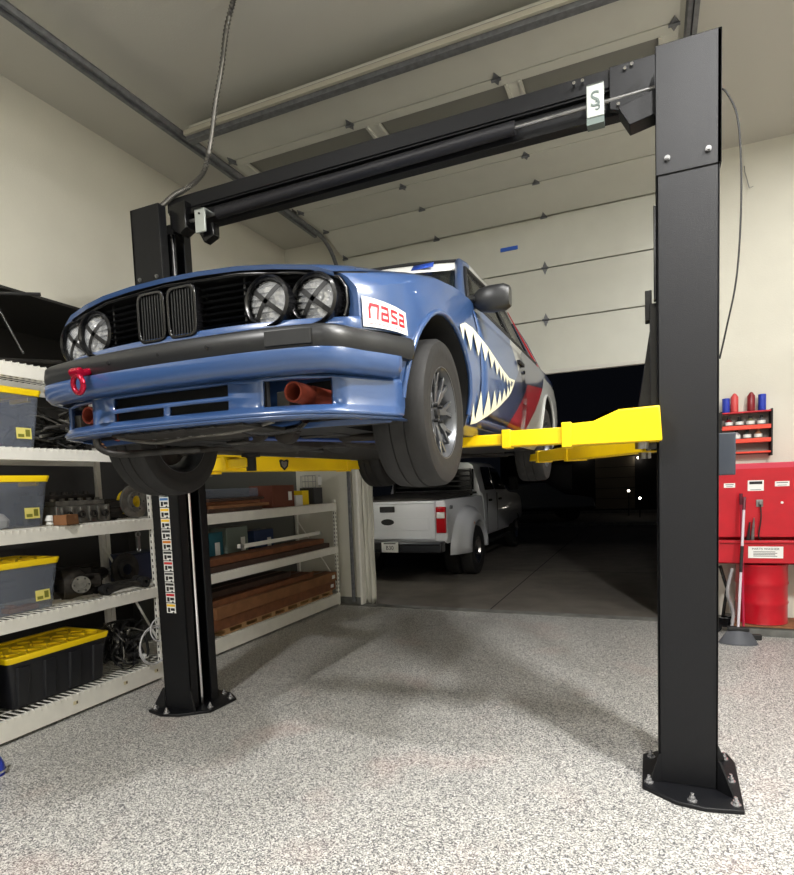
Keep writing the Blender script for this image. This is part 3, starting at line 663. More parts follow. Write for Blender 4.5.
# front: grille backing, slats, kidneys, lamps
yf = lambda x: ybend(x, -.50)
rows = [[(x, yf(x) + .075, z) for z in (.54, .725)] for x in [(-.64 + 1.28 * i / 20) for i in range(21)]]
MB().grid(rows).build('grille_backing', VOID, car)
for s_ in (-1, 1):
    sl = MB()
    for z in (.562, .583, .604, .625, .646, .667, .688):
        x0, x1 = .135, (.645 if z < .68 else .52)
        pts = [s_ * (x0 + (x1 - x0) * i / 12) for i in range(13)]
        sl.grid([[(x, yf(x) + a, z + b) for a, b in ((0.01, -.003), (.0, .0), (.01, .003), (.055, .003), (.055, -.003), (.01, -.003))] for x in pts])
    sl.box(s_ * .30 - .004, s_ * .30 + .004, yf(.3) + .012, yf(.3) + .06, .55, .705); sl.box(s_ * .634 - .004, s_ * .634 + .004, yf(.634) + .012, yf(.634) + .06, .56, .68)
    sl.build('grille', BUMPR, car, smooth=0)
# blue panel strip under the grille and painted surround
xs = [(-.685 + 1.37 * i / 24) for i in range(25)]
MB().grid([[(x, ybend(x, -.512) + b, z) for z, b in ((.543, .02), (.545, -.002), (.53, -.008), (.51, -.008), (.50, .0), (.48, .03))] for x in xs]).build('nose_panel', BLUEM, car, smooth=60, solid=.004)
tp = [(-.645, .59), (-.645, .64), (-.625, .675), (-.5, .695), (-.3, .713), (0, .722), (.3, .713), (.5, .695), (.625, .675), (.645, .64), (.645, .59), (.635, .552)]
MB().tube([(x, yf(x) - .012, z - .002) for x, z in [(-.635, .552)] + tp], .006, 6).build('grille_surround', BLKG, car, smooth=60)
for s_ in (-1, 1):
    def kp(sc, dz=0):
        pts = []
        w_, h0, h1 = .064 * sc, .532 + dz, .706 - dz; cx = s_ * .069
        for i in range(32):
            a = 2 * PI * i / 32; e = .36
            ux = math.copysign(abs(math.cos(a)) ** e, math.cos(a)); uz = math.copysign(abs(math.sin(a)) ** e, math.sin(a))
            pts.append((cx + w_ * ux, (h0 + h1) / 2 + (h1 - h0) / 2 * uz))
        return pts
    o_, i_ = kp(1), kp(.86, .010); m = MB(); yk = -.66
    N = 32; vs = [(x, yk + .05, z) for x, z in o_] + [(x, yk, z) for x, z in o_] + [(x, yk, z) for x, z in i_] + [(x, yk + .04, z) for x, z in i_]
    fs = [(a * N + i, a * N + (i + 1) % N, (a + 1) * N + (i + 1) % N, (a + 1) * N + i) for a in range(3) for i in range(N)]
    m.add(vs, fs); k = m.build('kidney_grille', BLKG, car, bev=.002, smooth=40)
    v = MB()
    for j in range(8):
        x = s_ * .069 - .044 + .088 * j / 7; v.box(x - .0025, x + .0025, yk + .006, yk + .045, .545, .695)
    v.build('kidney_slats', BUMPR, k, smooth=0)
    MB().box(s_ * .069 - .052, s_ * .069 + .052, yk + .045, yk + .05, .54, .70).build('kidney_backing', VOID, k, smooth=0)
for x in (-.545, -.392, .392, .545):
    y0 = yf(x) - .0; zc = .612 if abs(x) < .5 else .608; R = .073
    m = MB(); m.lathe([(R + .012, .06), (R + .014, -.02), (R + .006, -.028), (R - .002, -.018), (R - .003, .06)], (x, y0 + .005, zc), (0, 1, 0), 36, closed=True)
    h = m.build('headlight', BLKG, car, smooth=40)
    MB().lathe([(.001, .055), (.02, .054), (.045, .045), (.062, .028), (R - .006, .0)], (x, y0 + .005, zc), (0, 1, 0), 32).build('reflector', REFL, h, smooth=60)
    MB().lathe([(R - .004, -.006), (R * .8, -.012), (R * .5, -.018), (.001, -.02)], (x, y0 + .005, zc), (0, 1, 0), 32).build('lens', LENS, h, smooth=60)
    t = MB()
    for a in (PI / 4 + .05, -PI / 4 + .1):
        L = R * .99; pts = [(x + math.cos(a) * L * u, y0 + .005 - .0252 + .0185 * u * u, zc + math.sin(a) * L * u) for u in (-1, -.6, -.2, .2, .6, 1)]
        nx, nz = -math.sin(a) * .008, math.cos(a) * .008
        t.grid([[(p[0] - nx, p[1], p[2] - nz), (p[0] + nx, p[1], p[2] + nz)] for p in pts])
    t.build('tape_cross', INK, h, solid=.0015, smooth=0)
# bumper
bp = [(0, -.735), (.2, -.73), (.4, -.715), (.55, -.69), (.62, -.665), (.665, -.62), (.70, -.54), (.74, -.46), (.772, -.38), (.79, -.335)]
plan = [(-a, b) for a, b in bp[:0:-1]] + bp
def loftplan(sec, inset=0, pl=None):
    rows = []
    pl = pl or plan
    for i, (x, y) in enumerate(pl):
        a = pl[max(i - 1, 0)]; b = pl[min(i + 1, len(pl) - 1)]; tx, ty = b[0] - a[0], b[1] - a[1]; l = math.hypot(tx, ty); nx, ny = ty / l, -tx / l
        rows.append([(x + nx * o, y + ny * o, z) for o, z in sec])
    return rows
def smoothplan(pl, n=4): return [(v.x, v.y) for v in spl([(a, b, 0) for a, b in pl], n)]
SP = smoothplan(plan)
b = MB().grid(loftplan([(-.06, .498), (-.012, .502), (0, .494), (.004, .47), (.004, .45), (-.004, .432), (-.03, .428)], pl=SP)).build('bumper', BUMPR, car, smooth=50, solid=.004)
MB().grid(loftplan([(-.03, .432), (.006, .430), (.008, .418), (.004, .385), (-.012, .368), (-.05, .362)], pl=[p for p in SP if abs(p[0]) < .768])).build('bumper_lower', BLUEM, b, smooth=50, solid=.003)['label'] = 'blue painted lower strip'
for s_ in (1,):
    sub = [p for p in SP if .43 < s_ * p[0] < .605]
    MB().grid(loftplan([(-.004, .488), (.010, .486), (.010, .442), (-.004, .440)], pl=sub)).build('bumper_step', BUMPR, b, bev=.002, smooth=0, solid=.002)
m = MB()
for x in (-.2, .03, .235, -.38): m.cyl((x, -.742, .462), (x, -.73, .462), .006, n=8)
m.build('plate_screw', VOID, b)
# tow ring
tr = MB(); tr.torus((-.31, -.775, .395), (.15, 1, .1), .030, .0095, 24, 8); tr.cyl((-.31, -.775, .432), (-.31, -.70, .455), .013, n=10); tr.lathe([(.001, -.022), (.016, -.02), (.016, .02), (.001, .022)], (-.315, -.775, .437), (1, 0, 0), 14)
tr.build('tow_ring', REDA, car, smooth=60)
# front valance with openings
vp_ = [(0, -.675), (.2, -.67), (.28, -.665), (.38, -.65), (.5, -.625), (.60, -.58), (.64, -.53), (.68, -.46), (.725, -.38), (.745, -.33)]
vplan = [(-a, b) for a, b in vp_[:0:-1]] + vp_
zr = [.362, .352, .345, .312, .298, .268, .262, .245, .236]
xsv = sorted(set([-.745, -.725, -.68, -.64, -.60, -.5, -.385, -.36, -.26, -.13, -.012, .012, .13, .26, .36, .385, .5, .60, .64, .68, .725, .745]))
def vy(x): return interp([(a, b) for a, b in vplan], x)
mb = MB(); off = [(0, 0), (0.004, 0), (.004, 0), (.004, 0), (.004, 0), (.006, 0), (.01, 0), (.024, 0), (.03, 0)]
P = [[(x * (1 + off[j][0] * .3), vy(x) - off[j][0], zr[j]) for j in range(len(zr))] for x in xsv]
vs = [p for r in P for p in r]; nz = len(zr); fs = []
for i in range(len(xsv) - 1):
    xm = (xsv[i] + xsv[i + 1]) / 2
    for j in range(nz - 1):
        zm = (zr[j] + zr[j + 1]) / 2; hole = False
        if .385 < abs(xm) < .60 and .262 < zm < .352: hole = True
        if abs(xm) < .26 and .312 < zm < .352: hole = True
        if .012 < abs(xm) < .26 and .262 < zm < .298: hole = True
        if not hole: fs.append((i * nz + j, (i + 1) * nz + j, (i + 1) * nz + j + 1, i * nz + j + 1))
mb.add(vs, fs)
val = mb.build('front_valance', BLUEM, car, smooth=35, solid=.014)
MB().grid([[(x, vy(x) - .034, .232), (x, vy(x) + .03, .226)] for x in xsv]).build('valance_lip', BLUEM, val, solid=.006)
MB().box(-.345, .345, -.58, -.56, .235, .40).build('radiator', BLKM, car)
for s_ in (-1, 1):
    cx = s_ * .50
    m = MB(); m.lathe([(.034, -.012), (.034, .10), (.028, .10), (.028, -.012)], (cx - .03 * s_, -.60, .315), (0, 1, 0), 20, closed=True)
    m.tube([(cx - .03 * s_, -.5, .315), (cx + .02 * s_, -.44, .30), (cx + .1 * s_, -.36, .27)], .036, 12); m.box(cx - .06, cx + .1, -.56, -.5, .255, .268)
    m.build('brake_duct', ORANGE, car, smooth=50)
    MB().lathe([(.03, 0), (.001, 0.001)], (cx - .03 * s_, -.52, .315), (0, 1, 0), 16).build('duct_mouth', VOID, car)
    MB().box(cx - .13, cx - .08, -.56, -.45, .262, .33).build('duct_bracket', ALU, car, bev=.004)
    MB().box(min(s_ * .36, s_ * .66), max(s_ * .36, s_ * .66), -.40, -.385, .24, .38).build('duct_backing', VOID, car)
# nasa club sticker on the right fender corner
def fend(y, z, o=.004):   # outer surface point on the right side
    x = sxx(y, z); return Vector((x + o, y, z))
A_, B_, C_, D_ = (-.505, .655), (-.335, .568), (-.335, .492), (-.52, .503)
def su(u, v, o):   # u 0..1 along, v 0..1 up
    a = Vector(D_) * (1 - u) + Vector(C_) * u; b_ = Vector(A_) * (1 - u) + Vector(B_) * u; p = a * (1 - v) + b_ * v
    q = fend(p.x, p.y, o + .004); q.y = ybend(q.x, q.y) - (.003 if y > -.47 else .003 + (-.47 - y) * .2); return q
STK = dict(A=(-.508, .612), B=(-.345, .588), C=(-.338, .512), D=(-.508, .516))
A_, B_, C_, D_ = STK['A'], STK['B'], STK['C'], STK['D']
st = MB().grid([[su(i / 12, j / 4, .004) for j in range(5)] for i in range(13)]).build('club_sticker', PWHT, car, smooth=60)
lets = {'n': [[(0, 0), (0, .55), (.12, .85), (.95, .85), (.8, 0)]], 'a': [[(.05, .85), (.85, .85), (.85, 0), (0, 0), (.05, .42), (.85, .42)]], 's': [[(.9, .85), (.1, .85), (.1, .5), (.8, .35), (.8, 0), (0, 0)]]}
lt = MB(); x = .07
for ch in 'nasa':
    for st_ in lets[ch]:
        for (a, b_), (c, d) in zip(st_, st_[1:]):
            for t0, t1 in ((0, .5), (.5, 1)):
                p0 = (x + (a + (c - a) * t0) * .175, .32 + (b_ + (d - b_) * t0) * .52); p1 = (x + (a + (c - a) * t1) * .175, .32 + (b_ + (d - b_) * t1) * .52)
                dx, dy = (p1[0] - p0[0]) * 3.4, (p1[1] - p0[1]); l = math.hypot(dx, dy); nx, ny = -dy / l * .055 / 3.4, dx / l * .055; ex, ey = dx / l * .04 / 3.4, dy / l * .04
                lt.add([su(p0[0] + nx - ex, p0[1] + ny - ey, .0055), su(p1[0] + nx + ex, p1[1] + ny + ey, .0055), su(p1[0] - nx + ex, p1[1] - ny + ey, .0055), su(p0[0] - nx - ex, p0[1] - ny - ey, .0055)], [(0, 1, 2, 3)])
    x += .225
lt.build('sticker_lettering', INKR, st, smooth=0)
lt = MB()
for k in range(11): u = .06 + k * .078; lt.add([su(u, .10, .0055), su(u + .05, .10, .0055), su(u + .05, .15, .0055), su(u, .15, .0055)], [(0, 1, 2, 3)])
lt.build('sticker_tagline', mat('tag_pink', (222, 150, 150), .5), st, smooth=0)
# shark teeth
U = [(.041, .65), (.141, .674), (.261, .692), (.376, .697), (.513, .679), (.649, .661), (.779, .633), (.938, .598), (1.095, .578), (1.247, .587), (1.037, .534), (1.011, .552), (.97, .54), (.934, .563), (.884, .547), (.85, .571), (.788, .555), (.757, .593), (.679, .58), (.644, .621), (.548, .588), (.517, .628), (.433, .588), (.37, .642), (.3, .593), (.233, .655), (.193, .616), (.138, .64)]
Dn = [(.292, .265), (.457, .282), (.646, .333), (.823, .388), (1.063, .475), (1.175, .535), (1.247, .584), (1.155, .551), (1.117, .514), (1.066, .503), (1.023, .479), (.983, .483), (.921, .445), (.898, .472), (.833, .414), (.823, .454), (.745, .388), (.716, .429), (.632, .352), (.607, .416), (.495, .304), (.465, .406), (.334, .29), (.302, .361), (.276, .309)]
from mathutils.geometry import tessellate_polygon
def decal(poly, name, mt, o=.0085):
    T = tessellate_polygon([[Vector((y, z, 0)) for y, z in poly]]); P = [Vector((y, z)) for y, z in poly]
    tris = [(P[a], P[b], P[c]) for a, b, c in T]
    for _ in range(2):
        n_ = []
        for a, b, c in tris:
            ab, bc, ca = (a + b) / 2, (b + c) / 2, (c + a) / 2; n_ += [(a, ab, ca), (ab, b, bc), (ca, bc, c), (ab, bc, ca)]
        tris = n_
    idx = {}; vs = []; fs = []
    for t in tris:
        f = []
        for p in t:
            k = (round(p.x, 5), round(p.y, 5))
            if k not in idx: idx[k] = len(vs); vs.append((sxx(p.x, p.y) + o, p.x, p.y))
            f.append(idx[k])
        if len(set(f)) == 3: fs.append(tuple(f))
    return MB().add(vs, fs).build(name, mt, car, smooth=0)
up = [(.17, .662), (.261, .692), (.376, .697), (.513, .679), (.649, .661), (.779, .633), (.938, .598), (1.095, .578), (1.247, .587)]
tipu = [(1.20, .565, 1.14, .568), (1.12, .54, 1.07, .566), (1.035, .528, 1.0, .572), (.965, .532, .93, .586), (.885, .535, .85, .602), (.79, .545, .755, .622), (.68, .562, .64, .648), (.552, .575, .515, .664), (.433, .578, .38, .678), (.305, .578, .245, .672), (.20, .60, .178, .655)]
pu = list(up)
for a, b_, c, d in tipu: pu += [(a, b_), (c, d)]
decal(pu, 'shark_teeth', TEETH)['label'] = 'white upper row of painted shark teeth'
lo = [(.375, .262), (.457, .275), (.646, .326), (.823, .381), (1.063, .470), (1.175, .532), (1.247, .584)]
tipl = [(1.19, .575, 1.15, .532), (1.115, .548, 1.08, .492), (1.04, .528, 1.0, .458), (.945, .50, .90, .422), (.85, .478, .80, .388), (.735, .462, .69, .352), (.61, .445, .56, .312), (.475, .425, .43, .285), (.375, .36, .372, .28)]
pl_ = list(lo)
for a, b_, c, d in tipl: pl_ += [(a, b_), (c, d)]
decal(pl_, 'shark_teeth', TEETH)['label'] = 'white lower row of painted shark teeth'
# wheels
def wheel(x, y, steer, s_):
    h = empty('wheel', (x, y, .279)); h.parent = car; h.rotation_euler = (0, 0, steer)
    R, wd = .292, .215; o = s_ * wd / 2   # outer face at +s_
    prof = [(.176, -.098), (.195, -.104), (.205, -.102), (.225, -.108), (.25, -.108), (.275, -.103), (.287, -.088), (.2905, -.05), (.2905, -.032), (.286, -.030), (.286, -.026), (.292, -.024), (.292, .024), (.286, .026), (.286, .030), (.2905, .032), (.2905, .05), (.287, .088), (.275, .103), (.25, .108), (.225, .108), (.205, .102), (.195, .104), (.176, .098)]
    MB().lathe(prof, (0, 0, 0), (1, 0, 0), 64, closed=True).build('tyre', RUB, h, smooth=35)
    m = MB(); m.lathe([(.180, -.101), (.184, -.098), (.172, -.08), (.165, 0), (.168, .08), (.184, .098), (.180, .101), (.162, .08), (.157, 0), (.162, -.08)], (0, 0, 0), (1, 0, 0), 48, closed=True)
    xs_ = s_ * .055
    m.cyl((s_ * .02, 0, 0), (s_ * .062, 0, 0), .062, .05, n=24)
    for k in range(8):
        a = 2 * PI * k / 8 + .2
        for da in (-.17, .17):
            p0 = (xs_, .045 * math.cos(a), .045 * math.sin(a)); p1 = (xs_ + s_ * .012, .11 * math.cos(a + da * .45), .11 * math.sin(a + da * .45)); p2 = (xs_ + s_ * .022, .170 * math.cos(a + da), .170 * math.sin(a + da))
            m.bar(p0, p1, .02, .017, up=(1, 0, 0)); m.bar(p1, p2, .015, .012, up=(1, 0, 0))
    rim = m.build('rim', RIM, h, bev=.0015, smooth=40)
    m = MB(); m.cyl((s_ * .06, 0, 0), (s_ * .075, 0, 0), .022, .019, n=18)
    for k in range(4):
        a = PI / 4 + PI / 2 * k; m.cyl((s_ * .058, .042 * math.cos(a), .042 * math.sin(a)), (s_ * .082, .042 * math.cos(a), .042 * math.sin(a)), .008, n=6)
    m.build('lug_nut', BLKM, rim)
    m = MB(); m.lathe([(.05, -.012), (.14, -.012), (.14, .012), (.05, .012)], (0, 0, 0), (1, 0, 0), 40, closed=True); m.cyl((-.03, 0, 0), (s_ * .03, 0, 0), .06, n=20); m.build('brake_disc', DSTEEL, h, smooth=40)
    m = MB(); m.box(-.035, .035, .06, .135, -.05, .09); m.build('brake_caliper', BLKM, h, bev=.008)
wheel(.685, 0, .03, 1); wheel(-.685, 0, .03, -1); wheel(.685, 2.57, 0, 1); wheel(-.685, 2.57, 0, -1)
# running gear below
def part(name, m, mt, **k): return m.build(name, mt, car, **k)
m = MB(); m.box(-.30, .30, -.66, -.30, .215, .228)
for k in range(7): m.box(-.22 + k * .065, -.20 + k * .065, -.675, -.66, .215, .222)
part('undertray', m, DSTEEL, bev=.003)
m = MB()
for k in range(7): m.cyl((-.25 + k * .06, -.50, .2145), (-.25 + k * .06, -.50, .212), .009, n=10)
part('tray_rivet', m, STEEL)
m = MB(); m.tube(spl([(-.50, -.56, .235), (-.49, -.55, .19), (-.42, -.52, .165), (-.2, -.50, .165), (-.1, -.42, .17)], 6), .014, 10); part('skid_tube', m, DSTEEL, smooth=60)
m = MB(); m.tube(spl([(-.62, .02, .30), (-.60, -.28, .27), (-.45, -.34, .26), (.45, -.34, .26), (.60, -.28, .27), (.62, .02, .30)], 6), .012, 10); part('sway_bar', m, BLKM, smooth=60)
m = MB(); m.bar((-.36, -.02, .235), (.36, -.02, .235), .10, .05); m.bar((-.36, -.02, .235), (-.32, -.3, .25), .05, .05); m.bar((.36, -.02, .235), (.32, -.3, .25), .05, .05); part('front_subframe', m, BLKM, bev=.008)
for s_ in (-1, 1):
    m = MB(); m.tube([(s_ * .58, 0, .20), (s_ * .34, -.04, .21), (s_ * .30, .30, .22)], .018, 8, rr=[.014, .02, .022]); m.cyl((s_ * .58, 0, .18), (s_ * .58, 0, .24), .022, n=10); part('control_arm', m, IRON, smooth=60)
    m = MB(); m.tube([(s_ * .55, .02, .26), (s_ * .50, .03, .62)], .028, 12); m.tube([(s_ * .60, -.10, .28), (s_ * .2, -.08, .26)], .009, 8); part('strut', m, DSTEEL)
    m = MB()
    for k in range(60):
        pass
    pts = [(s_ * .52 + .055 * math.cos(k * .6), .03 + .055 * math.sin(k * .6), .40 + .2 * k / 50) for k in range(51)]; m.tube(pts, .007, 6); part('coil_spring', m, REDA, smooth=60)
m = MB(); m.prism([(-.30, .24), (.32, .24), (.32, .20), (.10, .19), (.02, .175), (-.24, .175), (-.30, .19)], lambda u, v: (-.13, .1 + u, v), lambda u, v: (.13, .1 + u, v)); part('oil_pan', m, DIRT, bev=.012)
m = MB(); m.lathe([(.05, -.1), (.11, -.06), (.13, 0), (.09, .12), (.075, .5), (.05, .55)], (0, .55, .31), (0, 1, 0), 20); part('gearbox', m, DIRT, smooth=50)
m = MB(); m.tube(spl([(.16, .1, .25), (.18, .3, .23), (.17, .9, .22), (.15, 1.6, .22), (.2, 2.2, .22), (.3, 3.3, .25)], 5), .03, 10); part('exhaust_pipe', m, IRON, smooth=60)
m = MB(); m.tube([(0, 1.1, .24), (0, 2.3, .25)], .032, 12); part('prop_shaft', m, IRON)
m = MB(); m.lathe([(.04, -.16), (.10, -.1), (.12, 0), (.1, .1), (.05, .13)], (0, 2.5, .30), (0, 1, 0), 18); m.bar((-.5, 2.35, .24), (.5, 2.35, .24), .08, .06); part('rear_axle_carrier', m, IRON, smooth=50)
for i, (a, b_, r, c) in enumerate((((-.3, -.28, .235), (.1, .2, .175), .012, BLKM), ((.28, -.30, .235), (-.05, .2, .18), .012, DSTEEL), ((.05, -.3, .21), (.42, .15, .20), .009, mat('blue_brace', (36, 62, 120), .4)), ((-.1, -.25, .20), (.5, .0, .23), .008, DSTEEL))):
    m = MB(); m.tube([a, b_], r, 8); part('brace_rod', m, c, smooth=60)
m = MB(); m.tube(spl([(.12, -.5, .235), (.2, -.42, .215), (.34, -.4, .225), (.42, -.46, .24)], 6), .013, 8); part('coolant_hose', m, BLKG, smooth=60)
m = MB(); m.tube(spl([(-.5, -.45, .24), (-.3, -.44, .21), (-.1, -.46, .22), (.15, -.52, .215), (.35, -.56, .235)], 6), .010, 8); part('cross_tube', m, ALU, smooth=60)
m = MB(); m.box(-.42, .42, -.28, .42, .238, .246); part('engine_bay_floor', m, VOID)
m = MB(); m.lathe([(.02, 0), (.05, .01), (.05, .05), (.03, .06)], (.20, -.22, .23), (0, -1, 0), 20); m.lathe([(.02, 0), (.07, .01), (.07, .03), (.03, .04)], (.07, -.26, .26), (0, -1, 0), 24); part('crank_pulley', m, IRON)
# ---------------------------------------------------------------- left wall shelving
def shelf_rack(y0, y1, levels, label, post_top):
    r = empty('storage_rack', (-.90, (y0 + y1) / 2, 0), label=label, cat='shelving', group='white storage racks along the left wall'); o = Vector(r.location)
    def pb(n, m, mt, p=None, **k): m.v = [tuple(Vector(v) - o) for v in m.v]; return m.build(n, mt, p or r, **k)
    for x in (-.64, -1.205):
        for y in (y0, y1 - .04):
            m = MB(); m.box(x, x + .035, y, y + .04, 0, post_top); p = pb('post', m, WHITE, bev=.002, smooth=0)
            if x > -.7:
                m = MB(); z = .06
                while z < post_top - .05: m.box(x + .034, x + .0365, y + .014, y + .026, z, z + .022); m.box(x + .012, x + .022, y - .0015, y, z, z + .022); z += .05
                pb('post_slot', m, VOID, p, smooth=0)
    for z0, z1 in levels:
        m = MB(); m.box(-.615, -.60, y0, y1, z0, z1); m.box(-.66, -.615, y0, y1, z1 - .03, z1 - .012); b = pb('shelf_beam', m, WHITE, bev=.002, smooth=0)
        m = MB(); m.box(-1.205, -1.19, y0, y1, z0, z1); pb('rear_beam', m, WHITE, smooth=0)
        m = MB(); y = y0 + .03
        while y < y1 - .02:
            m.box(-1.2, -.598, y, y + .006, z1, z1 + .006); m.box(-.602, -.596, y, y + .006, z1 - .016, z1 + .006); y += .045
        for x in (-.75, -.9, -1.05): m.box(x, x + .006, y0, y1, z1 - .006, z1)
        pb('wire_deck', m, WHITE, smooth=0)
    m = MB()
    pb('side_brace', m.bar((-.63, y1 - .02, .3), (-1.19, y1 - .02, 1.1), .02, .006), WHITE, smooth=0) if post_top > 1.2 else None
    return r, pb
rk, pb = shelf_rack(-2.3, .42, [(.02, .15), (.677, .76), (1.221, 1.305), (1.745, 1.82), (2.262, 2.348)], 'white five-level wire-deck storage rack left of the lift column, holding totes and car parts', 2.5)
for y in (-.42, .0, .3):
    m = MB(); m.box(-.5995, -.598, y, y + .035, .08, .105); q = pb('load_sticker', m, mat('sticker_cream', (216, 206, 170), .5), smooth=0); m = MB(); m.box(-.598, -.5975, y + .022, y + .033, .084, .101); pb('sticker_mark', m, DWOOD, q, smooth=0)
shelf_rack(.425, 3.38, [(.02, .15), (.667, .75), (1.205, 1.295)], 'white three-level wire-deck storage rack between the left lift column and the garage opening', 1.34)

def tote(y1, z, L, W_, H, kind, label, xf=-.655):
    """yellow-lidded tote, right end at y1, long side along the shelf"""
    n = {'clear': 'clear_tote', 'black': 'black_tote', 'plain': 'black_tote'}[kind]
    t = empty(n, (xf - W_ / 2, y1 - L / 2, z), label=label, cat='storage tote', group='totes on the left rack')
    mt = TOTEC if kind == 'clear' else BTOTE
    rows = []; tp = .035
    def rect(z_, k):
        hx, hy = W_ / 2 - tp * (1 - k), L / 2 - tp * (1 - k); c = .03; pts = []
        for cx, cy, a0 in ((1, 1, 0), (-1, 1, 90), (-1, -1, 180), (1, -1, 270)):
            for a in (0, 30, 60, 90):
                a = math.radians(a0 + a); pts.append((cx * (hx - c) + c * math.cos(a), cy * (hy - c) + c * math.sin(a), z_))
        return pts + [pts[0]]
    m = MB(); m.grid([rect(.003, 0), rect(H * .5, .5), rect(H * .93, .93), rect(H, 1)]); b_ = rect(.003, 0)[:-1]; m.add(b_, [tuple(range(len(b_)))])
    body_ = m.build('tote_body', mt, t, smooth=50)
    m = MB(); nr = 4
    for i in range(nr):
        y = -L / 2 + L * (i + .5) / nr; w2 = L / nr * .26
        vs = [(W_ / 2 - tp + .0, y - w2, .02), (W_ / 2 - tp + .016, y - w2 * .8, .02), (W_ / 2 - tp + .016, y + w2 * .8, .02), (W_ / 2 - tp, y + w2, .02), (W_ / 2 - .004, y - w2, H * .86), (W_ / 2 + .012, y - w2 * .8, H * .86), (W_ / 2 + .012, y + w2 * .8, H * .86), (W_ / 2 - .004, y + w2, H * .86)]
        m.add(vs, [(0, 1, 5, 4), (1, 2, 6, 5), (2, 3, 7, 6), (0, 4, 7, 3), (4, 5, 6, 7), (0, 3, 2, 1)])
    if kind != 'clear': m.build('tote_rib', mt, t, bev=.004, smooth=0)
    m = MB(); m.grid([rect(H - .012, 1.1), rect(H + .022, 1.35), rect(H + .028, 1.3), rect(H + .028, .7), rect(H + .012, .5)]); q = rect(H + .012, .5)[:-1]; m.add(q, [tuple(range(len(q)))])
    ld = m.build('tote_lid', YELP if kind != 'plain' else BTOTE, t, smooth=35)
    m = MB()
    for i in range(5):
        y = -L / 2 + L * (i + .5) / 5
        for sx_ in (-1, 1): m.bar((sx_ * W_ * .18 - .07, y - .05, H + .018), (sx_ * W_ * .18 + .07, y + .05, H + .018), .014, .012); m.bar((sx_ * W_ * .18 - .07, y + .05, H + .018), (sx_ * W_ * .18 + .07, y - .05, H + .018), .014, .012)
    m.build('lid_ribs', YELP if kind != 'plain' else BTOTE, ld, smooth=0)
    for s_ in (-1, 1): MB().box(-.09, .09, s_ * (L / 2 + .004) - .014, s_ * (L / 2 + .004) + .014, H - .035, H - .005).build('tote_handle', mt if kind != 'clear' else YELP, t, bev=.004)
    if kind == 'clear':
        m = MB(); m.box(W_ / 2 - .018, W_ / 2 - .016, L / 2 - .17, L / 2 - .07, .06, .13); s = m.build('tote_sticker', mat('stk_yel', (226, 214, 120), .5), t, smooth=0)
        m = MB(); m.box(W_ / 2 - .016, W_ / 2 - .0155, L / 2 - .16, L / 2 - .12, .07, .09); m.box(W_ / 2 - .016, W_ / 2 - .0155, L / 2 - .11, L / 2 - .08, .075, .12); m.build('sticker_print', mat('olive_ink', (120, 120, 40), .5), s, smooth=0)
    return t
tote(-.435, 1.826, .66, .42, .35, 'clear', 'clear storage tote with yellow lid on the highest filled shelf at the left edge')
tote(-.425, 1.311, .66, .42, .31, 'clear', 'clear storage tote with yellow lid on the middle shelf above the similar tote')
tote(-.40, .766, .66, .42, .31, 'clear', 'clear storage tote with yellow lid standing beside the greasy differential')
tote(-.05, .156, .74, .46, .32, 'black', 'large black ribbed tote with yellow lid on the bottom shelf', -.665)
tote(-.89, .156, .55, .46, .34, 'plain', 'all-black plastic tote at the left edge of the bottom shelf', -.665)
# small loose contents seen through the clear totes
def loose(name, m, mt, loc, label, cat, group=None, rot=(0, 0, 0), **k):
    o = m.build(name, mt, None, **k); o.location = loc; o.rotation_euler = rot; return tag(o, label, cat, group)
loose('wooden_block', MB().box(-.04, .04, -.10, .10, 0, .03).box(-.03, .03, -.08, -.05, .03, .05), CARD, (-.76, -.62, .772), 'pale wooden block lying inside the clear tote beside the differential', 'block', bev=.003)
loose('bracket', MB().box(-.02, .02, -.04, .04, 0, .01).box(-.02, .02, .03, .04, 0, .07), ALU, (-.74, -.58, 1.48), 'bare metal bracket inside the clear tote on the middle shelf', 'bracket', bev=.002).location.z = 1.317
loose('rolled_strap', MB().torus((0, 0, .012), (0, 0, 1), .05, .011, 20, 6).torus((0, 0, .03), (0, 0, 1), .04, .01, 20, 6), mat('maroon_strap', (110, 40, 70), .7), (-.75, -.72, 1.832), 'coiled maroon strap inside the clear tote on the highest shelf', 'strap')
loose('parts_bag', MB().lathe([(.02, 0), (.06, .01), (.07, .05), (.04, .09), (.01, .10)], n=10), PWHT, (-.76, -.72, 1.317), 'small white parts bag inside the clear tote on the middle shelf', 'bag')

# ---- car parts
def differential(loc, rz, label):
    e = empty('differential', loc, rz, label, 'car part')
    MB().lathe([(.03, -.16), (.05, -.15), (.055, -.06), (.10, -.02), (.115, .05), (.11, .10), (.06, .13)], (0, 0, .12), (0, -1, 0), 20).build('housing', IRON, e, smooth=45)
    m = MB()
    for k in range(6): a = PI / 3 * k; m.box(-.006, .006, -.15, .1, -.10, .10, Matrix.Translation((0, 0, .12)) @ Matrix.Rotation(a, 4, 'Y'))
    m.build('housing_rib', IRON, e)
    f = MB().lathe([(.02, -.14), (.058, -.14), (.058, -.12), (.03, -.11), (.03, 0)], (-.0, 0, .12), (-1, 0, 0), 24); f.lathe([(.03, 0), (.03, .12), (.06, .13), (.06, .15), (.034, .15), (.034, .13)], (0, 0, .12), (1, 0, 0), 24)
    f.build('output_flange', ALU, e, smooth=40)
    m = MB()
    for k in range(6): a = PI / 3 * k; m.cyl((.15, .047 * math.cos(a), .12 + .047 * math.sin(a)), (.158, .047 * math.cos(a), .12 + .047 * math.sin(a)), .006, n=8)
    m.build('flange_bolt', INK, e)
    return e
